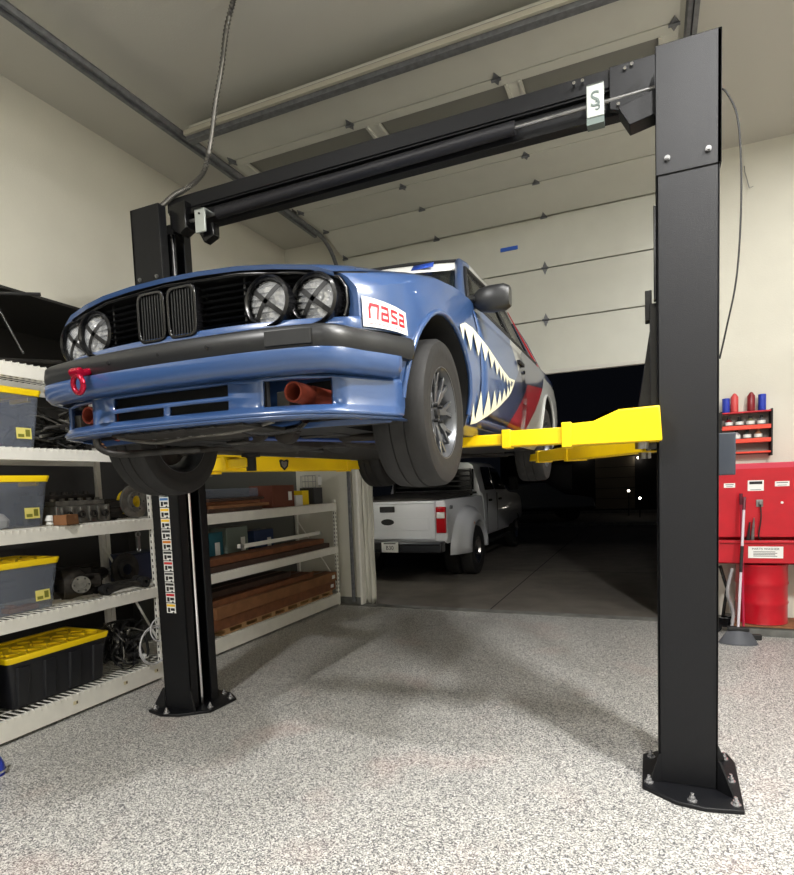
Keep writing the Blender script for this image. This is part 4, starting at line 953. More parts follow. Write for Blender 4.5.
def control_arm(loc, rz, label, L=.5, tilt=0, g='control arms on the left rack'):
    e = empty('suspension_arm', loc, label=label, cat='car part', group=g, rot=(tilt, 0, rz))
    MB().tube([(0, 0, .03), (.02, L * .35, .05), (0, L * .7, .05), (.0, L, .03)], .02, 8, rr=[.03, .022, .022, .026]).build('arm', DSTEEL, e, smooth=60)
    for y in (0, L): MB().lathe([(.018, -.03), (.042, -.03), (.042, .03), (.018, .03)], (0, y, .045), (1, 0, 0), 20, closed=True).build('bushing', BLKM, e, smooth=40)
    return e
def engine_block(loc, rz, label, s=1, alu=False):
    e = empty('cylinder_head' if alu else 'engine_block', loc, rz, label, 'car part'); mt = ALU if alu else IRON
    m = MB(); m.box(-.09 * s, .09 * s, -.24 * s, .24 * s, 0, .14 * s); m.box(-.06 * s, .06 * s, -.22 * s, .22 * s, .14 * s, .18 * s)
    for k in range(6):
        y = -.2 * s + .08 * s * k; m.box(.085 * s, .11 * s, y - .01 * s, y + .01 * s, .01, .13 * s); m.cyl((.0, y, .17 * s), (0, y, .2 * s), .02 * s, n=12)
    m.build('casting', mt, e, bev=.004)
    for k in range(4):
        y = -.16 * s + .11 * s * k
        MB().lathe([(.018 * s, 0), (.03 * s, 0), (.03 * s, .02 * s), (.018 * s, .02 * s)], (.11 * s, y, .07 * s), (1, 0, 0), 16, closed=True).build('port', DSTEEL, e)
    return e
def alternator(loc, rz, label, mt=None):
    e = empty('alternator', loc, rz, label, 'car part')
    MB().lathe([(.03, -.08), (.07, -.07), (.078, -.02), (.078, .04), (.06, .06), (.02, .07)], (0, 0, .08), (1, 0, 0), 24).build('case', mt or ALU, e, smooth=40)
    m = MB(); m.lathe([(.02, .07), (.035, .07), (.024, .085), (.035, .10), (.02, .10)], (0, 0, .08), (1, 0, 0), 20, closed=True); m.build('pulley', DSTEEL, e)
    m = MB()
    for k in range(10): a = 2 * PI * k / 10; m.box(-.06, .05, -.004, .004, .06, .083, Matrix.Translation((0, 0, .08)) @ Matrix.Rotation(a, 4, 'X'))
    m.box(-.02, .02, .07, .11, .05, .08); m.build('cooling_fin', DSTEEL, e); return e
def hose_tangle(loc, n, spread, label, seed=1, mt=BLKM, h=.22):
    rnd = random.Random(seed); e = empty('wiring_harness', loc, label=label, cat='wiring')
    for i in range(n):
        pts = [(rnd.uniform(-.13, .13), rnd.uniform(-spread, spread), rnd.uniform(.015, h)) for _ in range(6)]
        MB().tube(spl(pts, 5), rnd.choice((.005, .007, .011)), 6).build('cable', rnd.choice((DSTEEL, ALU)) if i % 3 == 0 else mt, e, smooth=60)
    for i in range(5): y = rnd.uniform(-spread, spread); z_ = rnd.uniform(.02, h * .8); MB().box(rnd.uniform(0, .08), .12, y - .02, y + .02, z_, z_ + .03).build('connector', rnd.choice((BLKM, DSTEEL, PWHT, BLKM)), e, bev=.003)
    return e
def gearbox(loc, rz, label, s=1):
    e = empty('transmission', loc, rz, label, 'car part')
    MB().lathe([(.14 * s, -.30 * s), (.15 * s, -.28 * s), (.11 * s, -.14 * s), (.095 * s, .1 * s), (.06 * s, .3 * s), (.03 * s, .34 * s)], (0, 0, .15 * s), (0, 1, 0), 16).build('case', DSTEEL, e, smooth=30)
    m = MB()
    for k in range(9): a = 2 * PI * k / 9; m.box(-.006, .006, -.27 * s, .2 * s, .08 * s, .118 * s, Matrix.Translation((0, 0, .15 * s)) @ Matrix.Rotation(a, 4, 'Y'))
    m.build('case_rib', IRON, e)
    MB().lathe([(.02, 0), (.04 * s, 0), (.04 * s, .03), (.02, .03)], (0, .33 * s, .15 * s), (0, 1, 0), 16, closed=True).build('output_flange', STEEL, e); return e
def disc(loc, rot, label, R=.13, mt=None, g='brake discs on the left rack'):
    e = empty('brake_disc', loc, label=label, cat='car part', group=g, rot=rot)
    MB().lathe([(.045, 0), (.075, 0), (.075, -.035), (R, -.035), (R, -.012), (.08, -.012), (.08, .008), (.045, .008)], (0, 0, 0), (1, 0, 0), 36, closed=True).build('rotor', mt or DSTEEL, e, smooth=35)
    m = MB()
    for k in range(5): a = 2 * PI * k / 5; m.cyl((.004, .06 * math.cos(a), .06 * math.sin(a)), (.011, .06 * math.cos(a), .06 * math.sin(a)), .007, n=8)
    m.build('stud_hole', INK, e); return e
D2, D3, D4, D1, D5 = .767, 1.312, 1.827, .157, 2.355
# level 2 (between .76 and 1.22)
differential((-.76, -.20, D2), -.45, 'rusty greasy differential beside the clear tote on the second shelf')
gearbox((-1.06, .06, D2), .0, 'dark grey transmission lying behind the suspension arms on the second shelf', .75)
control_arm((-.655, -.05, D2), -.05, 'grey suspension arm lying nearest the front edge of the second shelf', .34)
control_arm((-.80, -.02, D2), -.15, 'grey suspension arm lying second from the front edge of the second shelf', .36)
disc((-.86, .34, D2 + .135), (0, 0, .0), 'brake disc standing on the second shelf against the lift column')
loose('combination_wrench', MB().box(-.006, .006, -.012, .012, 0, .09).torus((0, 0, .11), (1, 0, 0), .02, .006, 16, 6).torus((0, 0, -.01), (1, 0, 0), .014, .005, 16, 6), STEEL, (-.64, .27, 1.08), 'bright steel wrench hanging under the third shelf', 'wrench')
loose('navy_bin', MB().box(-.12, .12, -.2, .2, 0, .24), mat('navy_bin', (24, 34, 62), .5), (-1.04, .62, D2), 'dark navy bin at the back of the second shelf', 'bin', bev=.015)
# level 3
engine_block((-.79, -.13, D3), 0, 'aluminium cylinder head with bright ports on the third shelf', .9, True)
engine_block((-1.03, -.08, D3), .0, 'dark iron engine block behind the aluminium cylinder head', 1.15)
alternator((-1.02, .28, D3), 1.57, 'dark finned alternator on the third shelf next to the brake disc')
disc((-.64, .28, D3 + .135), (0, 0, .0), 'scored brake disc standing on the third shelf', .13, ALU)
loose('open_box', MB().box(-.05, .05, -.06, .06, 0, .005).box(.045, .05, -.06, .06, 0, .07).box(-.05, -.045, -.06, .06, 0, .07).box(-.05, .05, -.06, -.055, 0, .07).box(-.05, .05, .055, .06, 0, .07), CARD, (-.625, -.345, D3), 'small open brown cardboard box at the front of the third shelf', 'box', rot=(0, 0, .3))
loose('fitting', MB().lathe([(.02, 0), (.03, .01), (.02, .03), (.035, .035), (.02, .07)], n=12), PWHT, (-.70, -.405, D3), 'small white plastic fitting between the clear tote and the brown box', 'fitting')
loose('yellow_hose_reel', MB().torus((0, 0, .10), (1, 0, 0), .08, .022, 24, 8).torus((.03, 0, .10), (1, 0, 0), .075, .018, 24, 8), YELP, (-.86, .39, D3 + .03), 'yellow coiled hose standing on the third shelf beside the lift column', 'hose')
alternator((-.80, .17, D3), 1.57, 'greasy alternator between the cylinder head and the scored brake disc', IRON)
# level 4
hose_tangle((-.81, -.18, D4), 16, .26, 'tangled black wiring harness heaped on the fourth shelf beside the tote', 3, h=.20)
hose_tangle((-1.09, -.12, D4), 14, .25, 'pile of old hoses behind the wiring harness on the fourth shelf', 5, DSTEEL, .34)
loose('carton', MB().box(-.05, .05, -.08, .08, 0, .06), CARD, (-.67, .11, D4), 'brown carton at the front of the fourth shelf next to the tyre', 'box', bev=.002)
loose('carton', MB().box(-.04, .04, -.03, .03, 0, .06), PWHT, (-.67, .24, D4), 'white carton at the front of the fourth shelf beyond the brown carton', 'box', bev=.002)
pass
mf = empty('intake_manifold', (-.94, .385, D4), label='bare aluminium intake manifold at the right end of the fourth shelf', cat='car part')
m = MB(); m.tube([(0, -.2, .10), (0, .2, .10)], .035, 14)
for k in range(4): m.tube(spl([(0, -.15 + .1 * k, .10), (.07, -.15 + .1 * k, .14), (.12, -.15 + .1 * k, .08), (.12, -.15 + .1 * k, .02)], 4), .02, 10)
m.build('runners', ALU, mf, smooth=60); MB().box(.09, .15, -.2, .2, 0, .02).build('flange', ALU, mf, bev=.004)
ex = empty('exhaust_manifold', (-.98, .12, D2 + .0), label='rusty exhaust manifold at the back of the second shelf', cat='car part'); ex.location = (-1.1, -.62, D2)
m = MB(); m.tube([(0, -.2, .14), (0, .2, .14)], .03, 12); m.build('runners', IRON, ex, smooth=60)
# level 1
hose_tangle((-.78, .16, D1), 26, .14, 'bundle of black hoses on the bottom shelf beside the black tote', 9, h=.36)
gearbox((-1.06, .22, D1), .0, 'black gearbox at the back of the bottom shelf', .7)
wc = MB()
for k, (y, z_, R) in enumerate(((.30, .30, .145), (.305, .31, .15), (.35, .42, .09))): wc.torus((-.585 + .008 * k, y, z_), (1, 0, .05 * k), R, .006, 36, 6)
loose('cable_loop', wc, mat('white_cable', (198, 198, 200), .4), (.0, .0, 0), 'white cable coiled in loops hanging off the bottom shelf behind the left lift column', 'cable')
# level 5 (dark recess)
bk = empty('bicycle_frame', (-.95, -.75, D5), label='dark bicycle frame parts stored on top of the left rack', cat='bicycle part')
m = MB(); m.tube([(0, 0, .05), (.05, .25, .40), (.02, -.15, .42), (0, 0, .05)], .018, 8); m.tube([(.05, .25, .40), (.1, .36, .12)], .012, 8); m.build('tube_frame', BLKG, bk, smooth=60)
MB().tube([(.02, .18, .43), (.05, .27, .50), (.2, .45, .52)], .012, 8).build('handlebar', BLKM, bk)
loose('steel_rod', MB().tube([(0, -.3, .03), (0, .2, .10), (0, .32, .06)], .014, 8), DSTEEL, (-.80, -.35, D5 + .0), 'grey steel rod lying on the topmost shelf of the left rack', 'rod')
# ---- second rack contents
R1, R2, R3 = .157, .757, 1.302
def boxes(items, gname):
    for nm_, (x, y, z_), (a, b_, c), mt, rz_, lab, cat in items:
        m = MB().box(-a / 2, a / 2, -b_ / 2, b_ / 2, 0, c); o = loose(nm_, m, mt, (x, y, z_), lab, cat, gname, (0, 0, rz_), bev=.003, smooth=0)
        if nm_.endswith('box'):
            MB().box(-.02, .02, -b_ / 2, b_ / 2, c, c + .002).build('tape', mat('brown_tape', (96, 62, 38), .4), o, smooth=0)
            MB().box(a / 2, a / 2 + .0015, b_ / 2 - .12, b_ / 2 - .05, c * .3, c * .7).build('shipping_label', PWHT, o, smooth=0) if c > .08 else None
boxes([
    ('long_flat_box', (-.80, 2.15, R1 + .062), (.36, 2.30, .10), CARD2, 0, 'long brown box lying lowest on the right rack, on top of a pallet board', 'box'),
    ('long_flat_box', (-.78, 2.20, R1 + .166), (.34, 2.25, .11), CARD, 0, 'long light-brown box stacked on the lowest long box', 'box'),
    ('long_flat_box', (-.84, 1.95, R1 + .280), (.34, 1.9, .055), CARD2, .02, 'thin brown board box above the light-brown long box', 'box'),
    ('long_flat_box', (-.88, 1.75, R1 + .339), (.28, 1.5, .06), DWOOD, 0, 'topmost dark wooden box on the bottom shelf of the right rack', 'box'),
    ('dark_plank', (-.74, 2.05, R2), (.24, 2.3, .055), DWOOD, 0, 'dark brown plank bundle lying on the middle shelf of the right rack', 'plank'),
    ('dark_plank', (-.75, 2.00, R2 + .059), (.22, 2.2, .06), CARD2, .0, 'reddish-brown plank on top of the dark plank bundle', 'plank'),
    ('teal_box', (-1.02, 1.35, R2 + .0), (.22, .45, .34), TEAL, 0, 'teal printed box at the back of the middle shelf of the right rack', 'box'),
    ('blue_box', (-1.0, 2.25, R2 + .0), (.2, .35, .30), mat('slate_blue', (44, 62, 100), .6), 0, 'slate-blue box at the back of the middle shelf of the right rack', 'box'),
    ('printed_box', (-.99, 1.78, R2 + .0), (.2, .34, .37), mat('greenish_grey', (120, 132, 124), .6), 0, 'grey-green printed box between the teal and the blue box', 'box'),
    ('wooden_tray', (-.80, 1.45, R3), (.38, .8, .035), DWOOD, 0, 'dark wooden tray lying lowest on top of the right rack', 'tray'),
    ('wooden_tray', (-.80, 1.55, R3 + .038), (.36, .9, .03), CARD, .03, 'pale wooden tray second in the pile on top of the right rack', 'tray'),
    ('wooden_tray', (-.82, 1.45, R3 + .071), (.36, .8, .03), CARD2, -.03, 'brown wooden tray third in the pile on top of the right rack', 'tray'),
    ('wooden_tray', (-.80, 1.5, R3 + .104), (.34, .85, .025), DWOOD, .02, 'topmost wooden tray of the pile on top of the right rack', 'tray'),
    ('brown_box', (-.80, 2.30, R3), (.3, .42, .24), mat('red_brown_box', (104, 56, 40), .7), 0, 'red-brown box on top of the right rack beside the trays', 'box'),
    ('parts_carton', (-.76, 2.66, R3), (.16, .14, .12), PWHT, 0, 'small white carton on top of the right rack', 'box'),
    ('parts_carton', (-.80, 2.86, R3), (.16, .14, .17), YELP, 0, 'small yellow carton on top of the right rack', 'box'),
    ('parts_carton', (-.80, 3.12, R3), (.2, .2, .2), mat('dark_grey_box', (50, 50, 52), .6), 0, 'dark grey carton at the far end on top of the right rack', 'box'),
], 'boxes and boards on the right rack')
m = MB().box(-.17, .17, -1.05, 1.05, 0, .012).box(-.17, .17, -1.05, 1.05, .048, .06)
for k in range(9): m.box(-.17, .17, -1.0 + k * .245, -.93 + k * .245, .012, .048)
loose('pallet_board', m, mat('pale_wood', (178, 140, 96), .7, noise=.2), (-.80, 2.2, R1), 'slatted pale wooden pallet board under the long boxes on the bottom shelf', 'pallet')
loose('white_rail', MB().box(-.012, .012, -.75, .75, -.02, .02).box(-.05, .012, .72, .75, -.02, .02).box(-.05, .012, -.75, -.72, -.02, .02), WHITE, (-.62, 2.24, .958), 'white metal rail across the front between two shelves of the right rack', 'rail', bev=.003)
sg = empty('wire_display_frame', (-.66, 3.05, R3 + .21), label='grey wire crate with a white card standing on the dark grey carton', cat='crate'); sg.location.z = R3 + .202
m = MB()
for z_ in (0, .07, .14): m.torus((-.1, 0, z_ + .004), (0, 0, 1), .12, .004, 4, 6)
for a in range(8): m.cyl((-.1 + .12 * math.cos(a * PI / 4), .12 * math.sin(a * PI / 4), 0), (-.1 + .12 * math.cos(a * PI / 4), .12 * math.sin(a * PI / 4), .145), .003, n=6)
m.build('wire_side', STEEL, sg); MB().box(.02, .025, -.03, .05, .03, .13).build('card', PWHT, sg, smooth=0)
rt = MB(); rt.box(-.1, .1, -.5, .5, 0, .09); loose('clear_organizer', rt, TOTEC, (-.86, 1.50, R3 + .132), 'clear flat organizer case lying on the wooden trays', 'organizer', bev=.01)
# power tool edge visible bottom left
bt = empty('blue_tool', (-.27, -1.16, 0), label='blue tool handle poking in at the bottom left edge of the floor', cat='tool')
MB().lathe([(.045, 0), (.05, .02), (.045, .06), (.03, .10), (.02, .15)], n=16).build('handle', BLUEC, bt, smooth=50); MB().lathe([(.052, .018), (.052, .03), (.046, .03), (.046, .018)], n=20, closed=True).build('steel_band', CHROME, bt)

# ---------------------------------------------------------------- right hand side against the front wall
pw = empty('parts_washer', (4.15, 3.1, 0), label='red metal parts washer with open lid and white labels right of the lift', cat='parts washer'); PO = Vector((4.15, 3.1, 0))
def pwb(n, m, mt, p=None, **k): m.v = [tuple(Vector(v) - PO) for v in m.v]; return m.build(n, mt, p or pw, **k)
m = MB(); m.box(3.58, 4.75, 3.03, 3.05, .90, 1.525); pwb('lid_panel', m, RED, bev=.004)
m = MB(); m.box(3.58, 4.75, 3.03, 3.38, 1.515, 1.57); pwb('lid_top', m, mat('red_top', (196, 52, 74), .4), bev=.006)
m = MB(); m.box(3.58, 4.75, 2.98, 3.38, .66, .675); m.box(3.58, 4.75, 2.98, 3.0, .66, .86); m.box(3.58, 4.75, 3.36, 3.38, .66, .9); m.box(3.58, 3.6, 2.98, 3.38, .66, .9); m.box(4.73, 4.75, 2.98, 3.38, .66, .9); m.box(3.57, 4.76, 2.96, 3.03, .85, .875)
pwb('tub', m, RED, bev=.005)
for x0, x1, z0, z1 in ((3.66, 3.75, 1.355, 1.395), (3.85, 3.975, 1.32, 1.415), (4.06, 4.17, 1.355, 1.40)):
    m = MB(); m.box(x0, x1, 3.028, 3.03, z0, z1); q = pwb('label_plate', m, PWHT, smooth=0)
    m = MB(); m.box(x0 + .012, x1 - .012, 3.027, 3.028, z1 - .035 if z1 - z0 > .06 else z1 - .016, z1 - .01); m.box(x0 + .02, x1 - .02, 3.027, 3.028, z0 + .008, z0 + .012); pwb('label_print', m, INK, q, smooth=0)
m = MB(); m.box(3.85, 4.12, 2.977, 2.98, .715, .82); q = pwb('label_plate', m, PWHT, smooth=0)
q['label'] = 'large white instruction label on the tub front'
text('label_text', 'PARTS WASHER', .026, INK, q, frame(Vector((3.985, 2.976, .797)) - PO, (1, 0, 0), (0, 0, 1)), .0005, sx=1.15)
m = MB(); 
for k in range(4): m.box(3.89, 4.06 + .015 * (k % 2), 2.9765, 2.977, .770 - k * .013, .775 - k * .013)
pwb('label_lines', m, INK, q, smooth=0)
m = MB(); m.box(3.915, 3.97, 3.02, 3.03, 1.175, 1.24); m.cyl((3.945, 3.02, 1.21), (3.945, 2.99, 1.21), .014, n=12); pwb('switch_plate', m, STEEL, bev=.003)
m = MB(); m.cyl((4.115, 3.03, 1.21), (4.115, 3.02, 1.21), .011, n=12); pwb('lid_button', m, PWHT)
m = MB(); m.tube(spl([(3.945, 3.0, 1.20), (3.95, 2.99, 1.08), (3.935, 3.0, .92), (3.955, 3.02, .88)], 6), .006, 8); pwb('wash_hose', m, INK)
m = MB(); m.tube([(3.885, 3.0, .87), (3.893, 3.0, 1.02), (3.897, 3.0, 1.08)], .012, 8, rr=[.016, .010, .004]); pwb('flex_nozzle', m, STEEL); m = MB(); m.tube([(3.85, 3.0, .87), (3.865, 3.0, 1.04)], .012, 8, rr=[.014, .006]); pwb('brush_handle', m, INK)
dm = empty('steel_drum', (3.985, 3.18, .10), label='red steel drum under the parts washer tub', cat='drum')
pr = [(.001, 0), (.207, 0), (.214, .005), (.210, .015)]
for z_ in (.19, .37): pr += [(.209, z_ - .02), (.217, z_), (.209, z_ + .02)]
pr += [(.209, .53), (.216, .54), (.216, .548), (.20, .55), (.20, .53), (.001, .53)]
MB().lathe(pr, n=48).build('drum_shell', RED, dm, smooth=60)
loose('concrete_block', MB().box(-.30, .30, -.2, .2, 0, .085).box(-.28, -.02, -.203, -.2, .02, .065).box(.02, .28, -.203, -.2, .02, .065), CONC, (4.05, 3.17, 0), 'low grey concrete block under the red drum', 'block', bev=.006)
loose('plywood_sheet', MB().box(-.31, .31, -.21, .21, 0, .013), CARD, (4.05, 3.16, .086), 'thin plywood sheet between the concrete block and the drum', 'board', bev=.002)
loose('floor_jack', MB().box(-.10, .06, -.06, .06, .05, .14).cyl((-.08, -.07, .05), (-.08, .07, .05), .05).tube([(-.02, 0, .12), (.02, .02, .4), (-.04, .03, .62)], .016, 8).lathe([(.04, .14), (.06, .15), (.06, .16)], (.03, 0, 0)), BLKG, (3.68, 3.1, 0), 'black bottle jack with handle standing left of the red drum', 'jack', bev=.004)
hs = MB().tube(spl([(0, 0, .02), (.02, .05, .2), (-.03, .0, .4), (.01, 0, .62)], 8), .016, 8, rr=[.018 if k % 2 else .013 for k in range(25)])
loose('corrugated_hose', hs, mat('hose_grey', (160, 158, 160), .5), (3.715, 2.955, 0), 'grey corrugated hose standing between the jack and the brooms', 'hose', smooth=60)
def broom(x, y, tilt, col, label, wd, grp='brooms leaning on the parts washer', hd=0):
    e = empty('push_broom', (x, y, 0), label=label, cat='broom', group=grp, rot=(0, 0, hd))
    m = MB()
    rows = []
    for zz, wx, wy in ((.0, wd, .07), (.10, wd * .62, .035), (.13, wd * .5, .025)):
        rows.append([(wx * math.cos(a), wy * math.sin(a), zz) for a in [2 * PI * i / 24 for i in range(25)]])
    m.grid(rows); m.add(rows[0][:-1], [tuple(range(24))]); 
    for k in range(40):
        u = -1 + 2 * k / 39; m.bar((u * wd * .6, -.03, .11), (u * wd * 1.02, -.068 * math.sqrt(max(0, 1 - u * u)) - .006, .002), .007, .004)
    m.build('bristles', BRIS, e, smooth=0)
    MB().box(-wd * .55, wd * .55, -.03, .03, .115, .15).build('broom_head', INK, e, bev=.008)
    t = Vector((tilt[0], tilt[1], 1.27)); b0 = Vector((0, 0, .14))
    MB().cyl(b0, b0 + (t - b0) * .42, .011, n=12).build('handle', col, e); MB().cyl(b0 + (t - b0) * .42, b0 + (t - b0) * .62, .0135, n=12).build('handle_grip', INK, e)
    MB().cyl(b0 + (t - b0) * .62, b0 + (t - b0) * .9, .011, n=12).build('handle_upper', col, e); MB().cyl(b0 + (t - b0) * .9, t, .013, n=12).build('handle_cap', mat('maroon_cap', (90, 24, 40), .5), e); return e
broom(3.735, 2.66, (.075, .25), mat('white_handle', (206, 196, 204), .4), 'grey-bristled broom with a pale handle leaning on the parts washer', .15)
e = empty('squeegee', (3.84, 2.83, 0), label='long red-handled squeegee leaning on the parts washer beside the broom', cat='squeegee')
MB().cyl((-.04, 0, .05), (-.05, .13, 1.22), .010, n=12).build('handle', mat('raspberry', (176, 30, 66), .35), e); MB().box(-.10, .10, -.02, .02, 0, .05).build('squeegee_blade', INK, e, bev=.01); MB().cyl((-.0502, .128, 1.20), (-.051, .138, 1.30), .014, n=12).build('handle_cap', mat('maroon_cap', (90, 24, 40), .5), e)
# wall rack with spray bottles
wr = empty('wall_spray_rack', (3.87, FY, 1.86), label='red and black wall rack holding spray bottles above the parts washer', cat='rack'); WO = Vector((3.87, FY, 1.86))
def wrb(n, m, mt, p=None, **k): m.v = [tuple(Vector(v) - WO) for v in m.v]; return m.build(n, mt, p or wr, **k)
for x in (3.66, 4.075): m = MB(); m.box(x, x + .015, FY - .13, FY - .002, 1.64, 2.075); wrb('side_panel', m, BLKM, bev=.003)
m = MB(); m.box(3.675, 4.075, FY - .012, FY - .002, 1.66, 2.06); wrb('back_panel', m, mat('grey_back', (120, 112, 106), .5))
for z_, hh in ((1.675, .02), (1.775, .06), (1.90, .06), (2.055, .015)):
    m = MB(); m.box(3.675, 4.075, FY - .125, FY - .012, z_ - .006, z_); m.box(3.675, 4.075, FY - .13, FY - .125, z_ - .006, z_ + hh * .55); wrb('rack_tray', m, ORNG2 if z_ < 2 else RED, bev=.002)
def bottle(x, z_, cap_, bodyc, label, group, h=.11, cone=False):
    e = empty('spray_bottle', (x, FY - .07, z_ + .001), label=label, cat='bottle', group=group)
    MB().lathe([(.001, 0), (.032, 0), (.034, .006), (.034, h * .62), (.012, h * .8), (.012, h * .85)] if not cone else [(.001, 0), (.031, 0), (.033, .006), (.033, h * (.8 if cone != 'can' else .96)), (.012 if cone != 'can' else .03, h * .97), (.001, h)], n=20).build('bottle_body', bodyc, e, smooth=45)
    if cap_: MB().lathe([(.014, h * .82), (.016, h), (.001, h)], n=16).build('cap', cap_, e)
    MB().lathe([(.0345, h * .35), (.0345, h * .6)], n=20).build('bottle_label', PWHT if not cone else bodyc, e) if not cone else None
gb = 'small bottles in the wall rack'
for k, (c, l) in enumerate(((REDD, 'dark red'), (INK, 'black'), (mat('olive_b', (110, 108, 80), .5), 'olive'), (mat('grey_b', (96, 96, 98), .5), 'grey'))):
    bottle(3.735 + k * .09, 1.90, INK, c, '%s bottle with black cap in the upper tray of the wall rack' % l, gb, .12)
for k, (c, l) in enumerate(((mat('silver_b', (170, 170, 176), .3), 'silver'), (mat('green_b', (50, 66, 60), .5), 'dark green'), (mat('tan_b', (150, 110, 80), .5), 'tan'))):
    bottle(3.80 + k * .09, 1.775, INK if k < 2 else c, c, '%s bottle in the lower tray of the wall rack' % l, gb, .12)
gc = 'spray cans on top of the wall rack'
bottle(3.712, 2.055, None, BLUEC, 'blue can standing leftmost on top of the wall rack', gc, .15, 'can')
bottle(3.783, 2.055, None, PINK, 'faded red cone-topped can next to the left blue can', gc, .19, True)
bottle(3.92, 2.055, None, REDD, 'dark red cone-topped can standing beside the right blue can', gc, .19, True)
bottle(4.01, 2.055, None, BLUEC, 'blue can standing rightmost on top of the wall rack', gc, .165, 'can')
loose('wall_hook', MB().tube([(0, 0, .05), (0, -.02, .05), (.0, -.03, 0), (.04, -.03, -.16), (.07, -.03, -.15)], .004, 6), STEEL, (3.86, FY, 4.28), 'thin wire hook on the front wall near the ceiling', 'hook')

# ---------------------------------------------------------------- pickup truck parked outside
TO = Vector((-.70, 6.1, 0)); tk = empty('pickup_truck', TO + Vector((.05, 0, 0)), label='white crew-cab dually pickup truck parked outside seen from behind', cat='truck')
def tprofile(secs, name, mt, par=None, **k):
    """secs: list of (y, [(x,z)...half]) lofted and mirrored"""
    rows = []
    for y, h in secs: rows.append([(x, y, z) for x, z in h] + [(-x, y, z) for x, z in h[::-1]])
    m = MB(); m.grid(rows); n_ = len(rows[0]); m.add(rows[0], [tuple(range(n_))]); m.add(rows[-1], [tuple(range(n_))]); return m.build(name, mt, par or tk, **k)
side = lambda z0, z1, w_: [(w_ - .03, z0), (w_, z0 + .06), (w_, z0 + (z1 - z0) * .5), (w_ - .015, z1 - .10), (w_ - .04, z1)]
tprofile([(-1.02, side(.62, 1.235, .985)), (-.98, side(.60, 1.25, 1.0)), (1.05, side(.60, 1.25, 1.0))], 'cargo_bed', TRUCKP, smooth=40)
tprofile([(1.10, side(.52, 1.30, 1.0)), (3.15, side(.52, 1.27, 1.0))], 'cab_body', TRUCKP, smooth=40)
tprofile([(3.16, side(.55, 1.27, .99)), (4.3, side(.6, 1.20, .97)), (4.85, side(.62, 1.12, .92))], 'hood', TRUCKP, smooth=40)
tprofile([(1.12, [(.93, 1.28), (.86, 1.52), (.78, 1.80), (.70, 1.845), (.0, 1.86)]), (1.2, [(.95, 1.28), (.88, 1.52), (.80, 1.82), (.72, 1.86), (.0, 1.88)]), (2.3, [(.95, 1.28), (.89, 1.52), (.81, 1.83), (.72, 1.87), (.0, 1.89)]), (2.95, [(.95, 1.28), (.84, 1.52), (.74, 1.76), (.66, 1.80), (.0, 1.82)]), (3.45, [(.93, 1.26), (.90, 1.28), (.88, 1.29), (.80, 1.29), (0, 1.30)])], 'cab_roof', TRUCKP, smooth=40)
for s_ in (-1, 1):
    for (a, b_, c, d) in (((.935, 1.36, 1.34), (.935, 2.02, 1.34), (.825, 2.02, 1.77), (.83, 1.42, 1.77)), ((.935, 2.12, 1.34), (.93, 3.08, 1.32), (.80, 2.75, 1.74), (.825, 2.12, 1.77))):
        f = lambda p: (s_ * (p[0] + .012), p[1], p[2]); q4(f(a), f(b_), f(c), f(d), 'side_window', GLASST, .008, tk)
    # flared rear fender
    R0 = .50; rows = []
    for i in range(17):
        a = PI * i / 16; cy, cz = math.cos(a), math.sin(a)
        rows.append([(s_ * .99, cy * (R0 + (.42 if cy < 0 else .18)), .42 + cz * (R0 + .20)), (s_ * 1.09, cy * (R0 + (.34 if cy < 0 else .15)), .42 + cz * (R0 + .17)), (s_ * 1.18, cy * (R0 + (.16 if cy < 0 else .06)), .42 + cz * (R0 + .09)), (s_ * 1.215, cy * R0, .42 + cz * R0), (s_ * 1.20, cy * (R0 - .03), .42 + cz * (R0 - .03)), (s_ * 1.0, cy * (R0 - .03), .42 + cz * (R0 - .03))])
    MB().grid(rows).build('rear_fender', TRUCKP, tk, smooth=60, solid=.01)
    t = MB(); t.prism([(-1.055, .76), (-.98, .76), (-.985, 1.15), (-1.055, 1.15)], lambda u, v: (s_ * .815, u, v), lambda u, v: (s_ * .975, u, v)); tl = t.build('tail_light', REDL, tk, bev=.015)
    MB().box(min(s_ * .83, s_ * .96), max(s_ * .83, s_ * .96), -1.062, -1.05, .98, 1.07).build('reverse_lens', PWHT, tl, bev=.01)
    MB().tube([(s_ * .98, 1.3, .42), (s_ * 1.02, 1.35, .40), (s_ * 1.02, 3.0, .40)], .035, 8).build('running_board', BLKM, tk)
    mr = MB(); mr.box(min(s_ * 1.02, s_ * 1.22), max(s_ * 1.02, s_ * 1.22), 3.0, 3.1, 1.30, 1.58); mr.bar((s_ * .95, 3.05, 1.38), (s_ * 1.05, 3.05, 1.42), .04, .05); mr.build('towing_mirror', BLKM, tk, bev=.02)
    for y_ in (1.30, 2.07): MB().box(min(s_ * .99, s_ * 1.004), max(s_ * .99, s_ * 1.004), y_, y_ + .012, .56, 1.28).build('door_gap', VOID, tk, smooth=0)
    for y_ in (1.42, 2.2): MB().box(min(s_ * .99, s_ * 1.03), max(s_ * .99, s_ * 1.03), y_, y_ + .16, 1.13, 1.17).build('door_handle', BLKM, tk, bev=.008)
    MB().lathe([(.001, 0), (.02, .005), (.001, .01)], (s_ * 1.215, -.33, .86), (s_, 0, 0), 12).build('marker_lamp', mat('amber', (200, 110, 20), .3), tk)
m = MB(); m.box(-.80, .80, -1.045, -1.0, .66, 1.235); m.box(-.80, .80, -1.06, -1.0, 1.20, 1.24); tg = m.build('tailgate', TRUCKP, tk, bev=.012)
MB().box(-.70, .70, -1.052, -1.046, .80, 1.00).build('tailgate_panel', TRUCKP, tg, bev=.004)
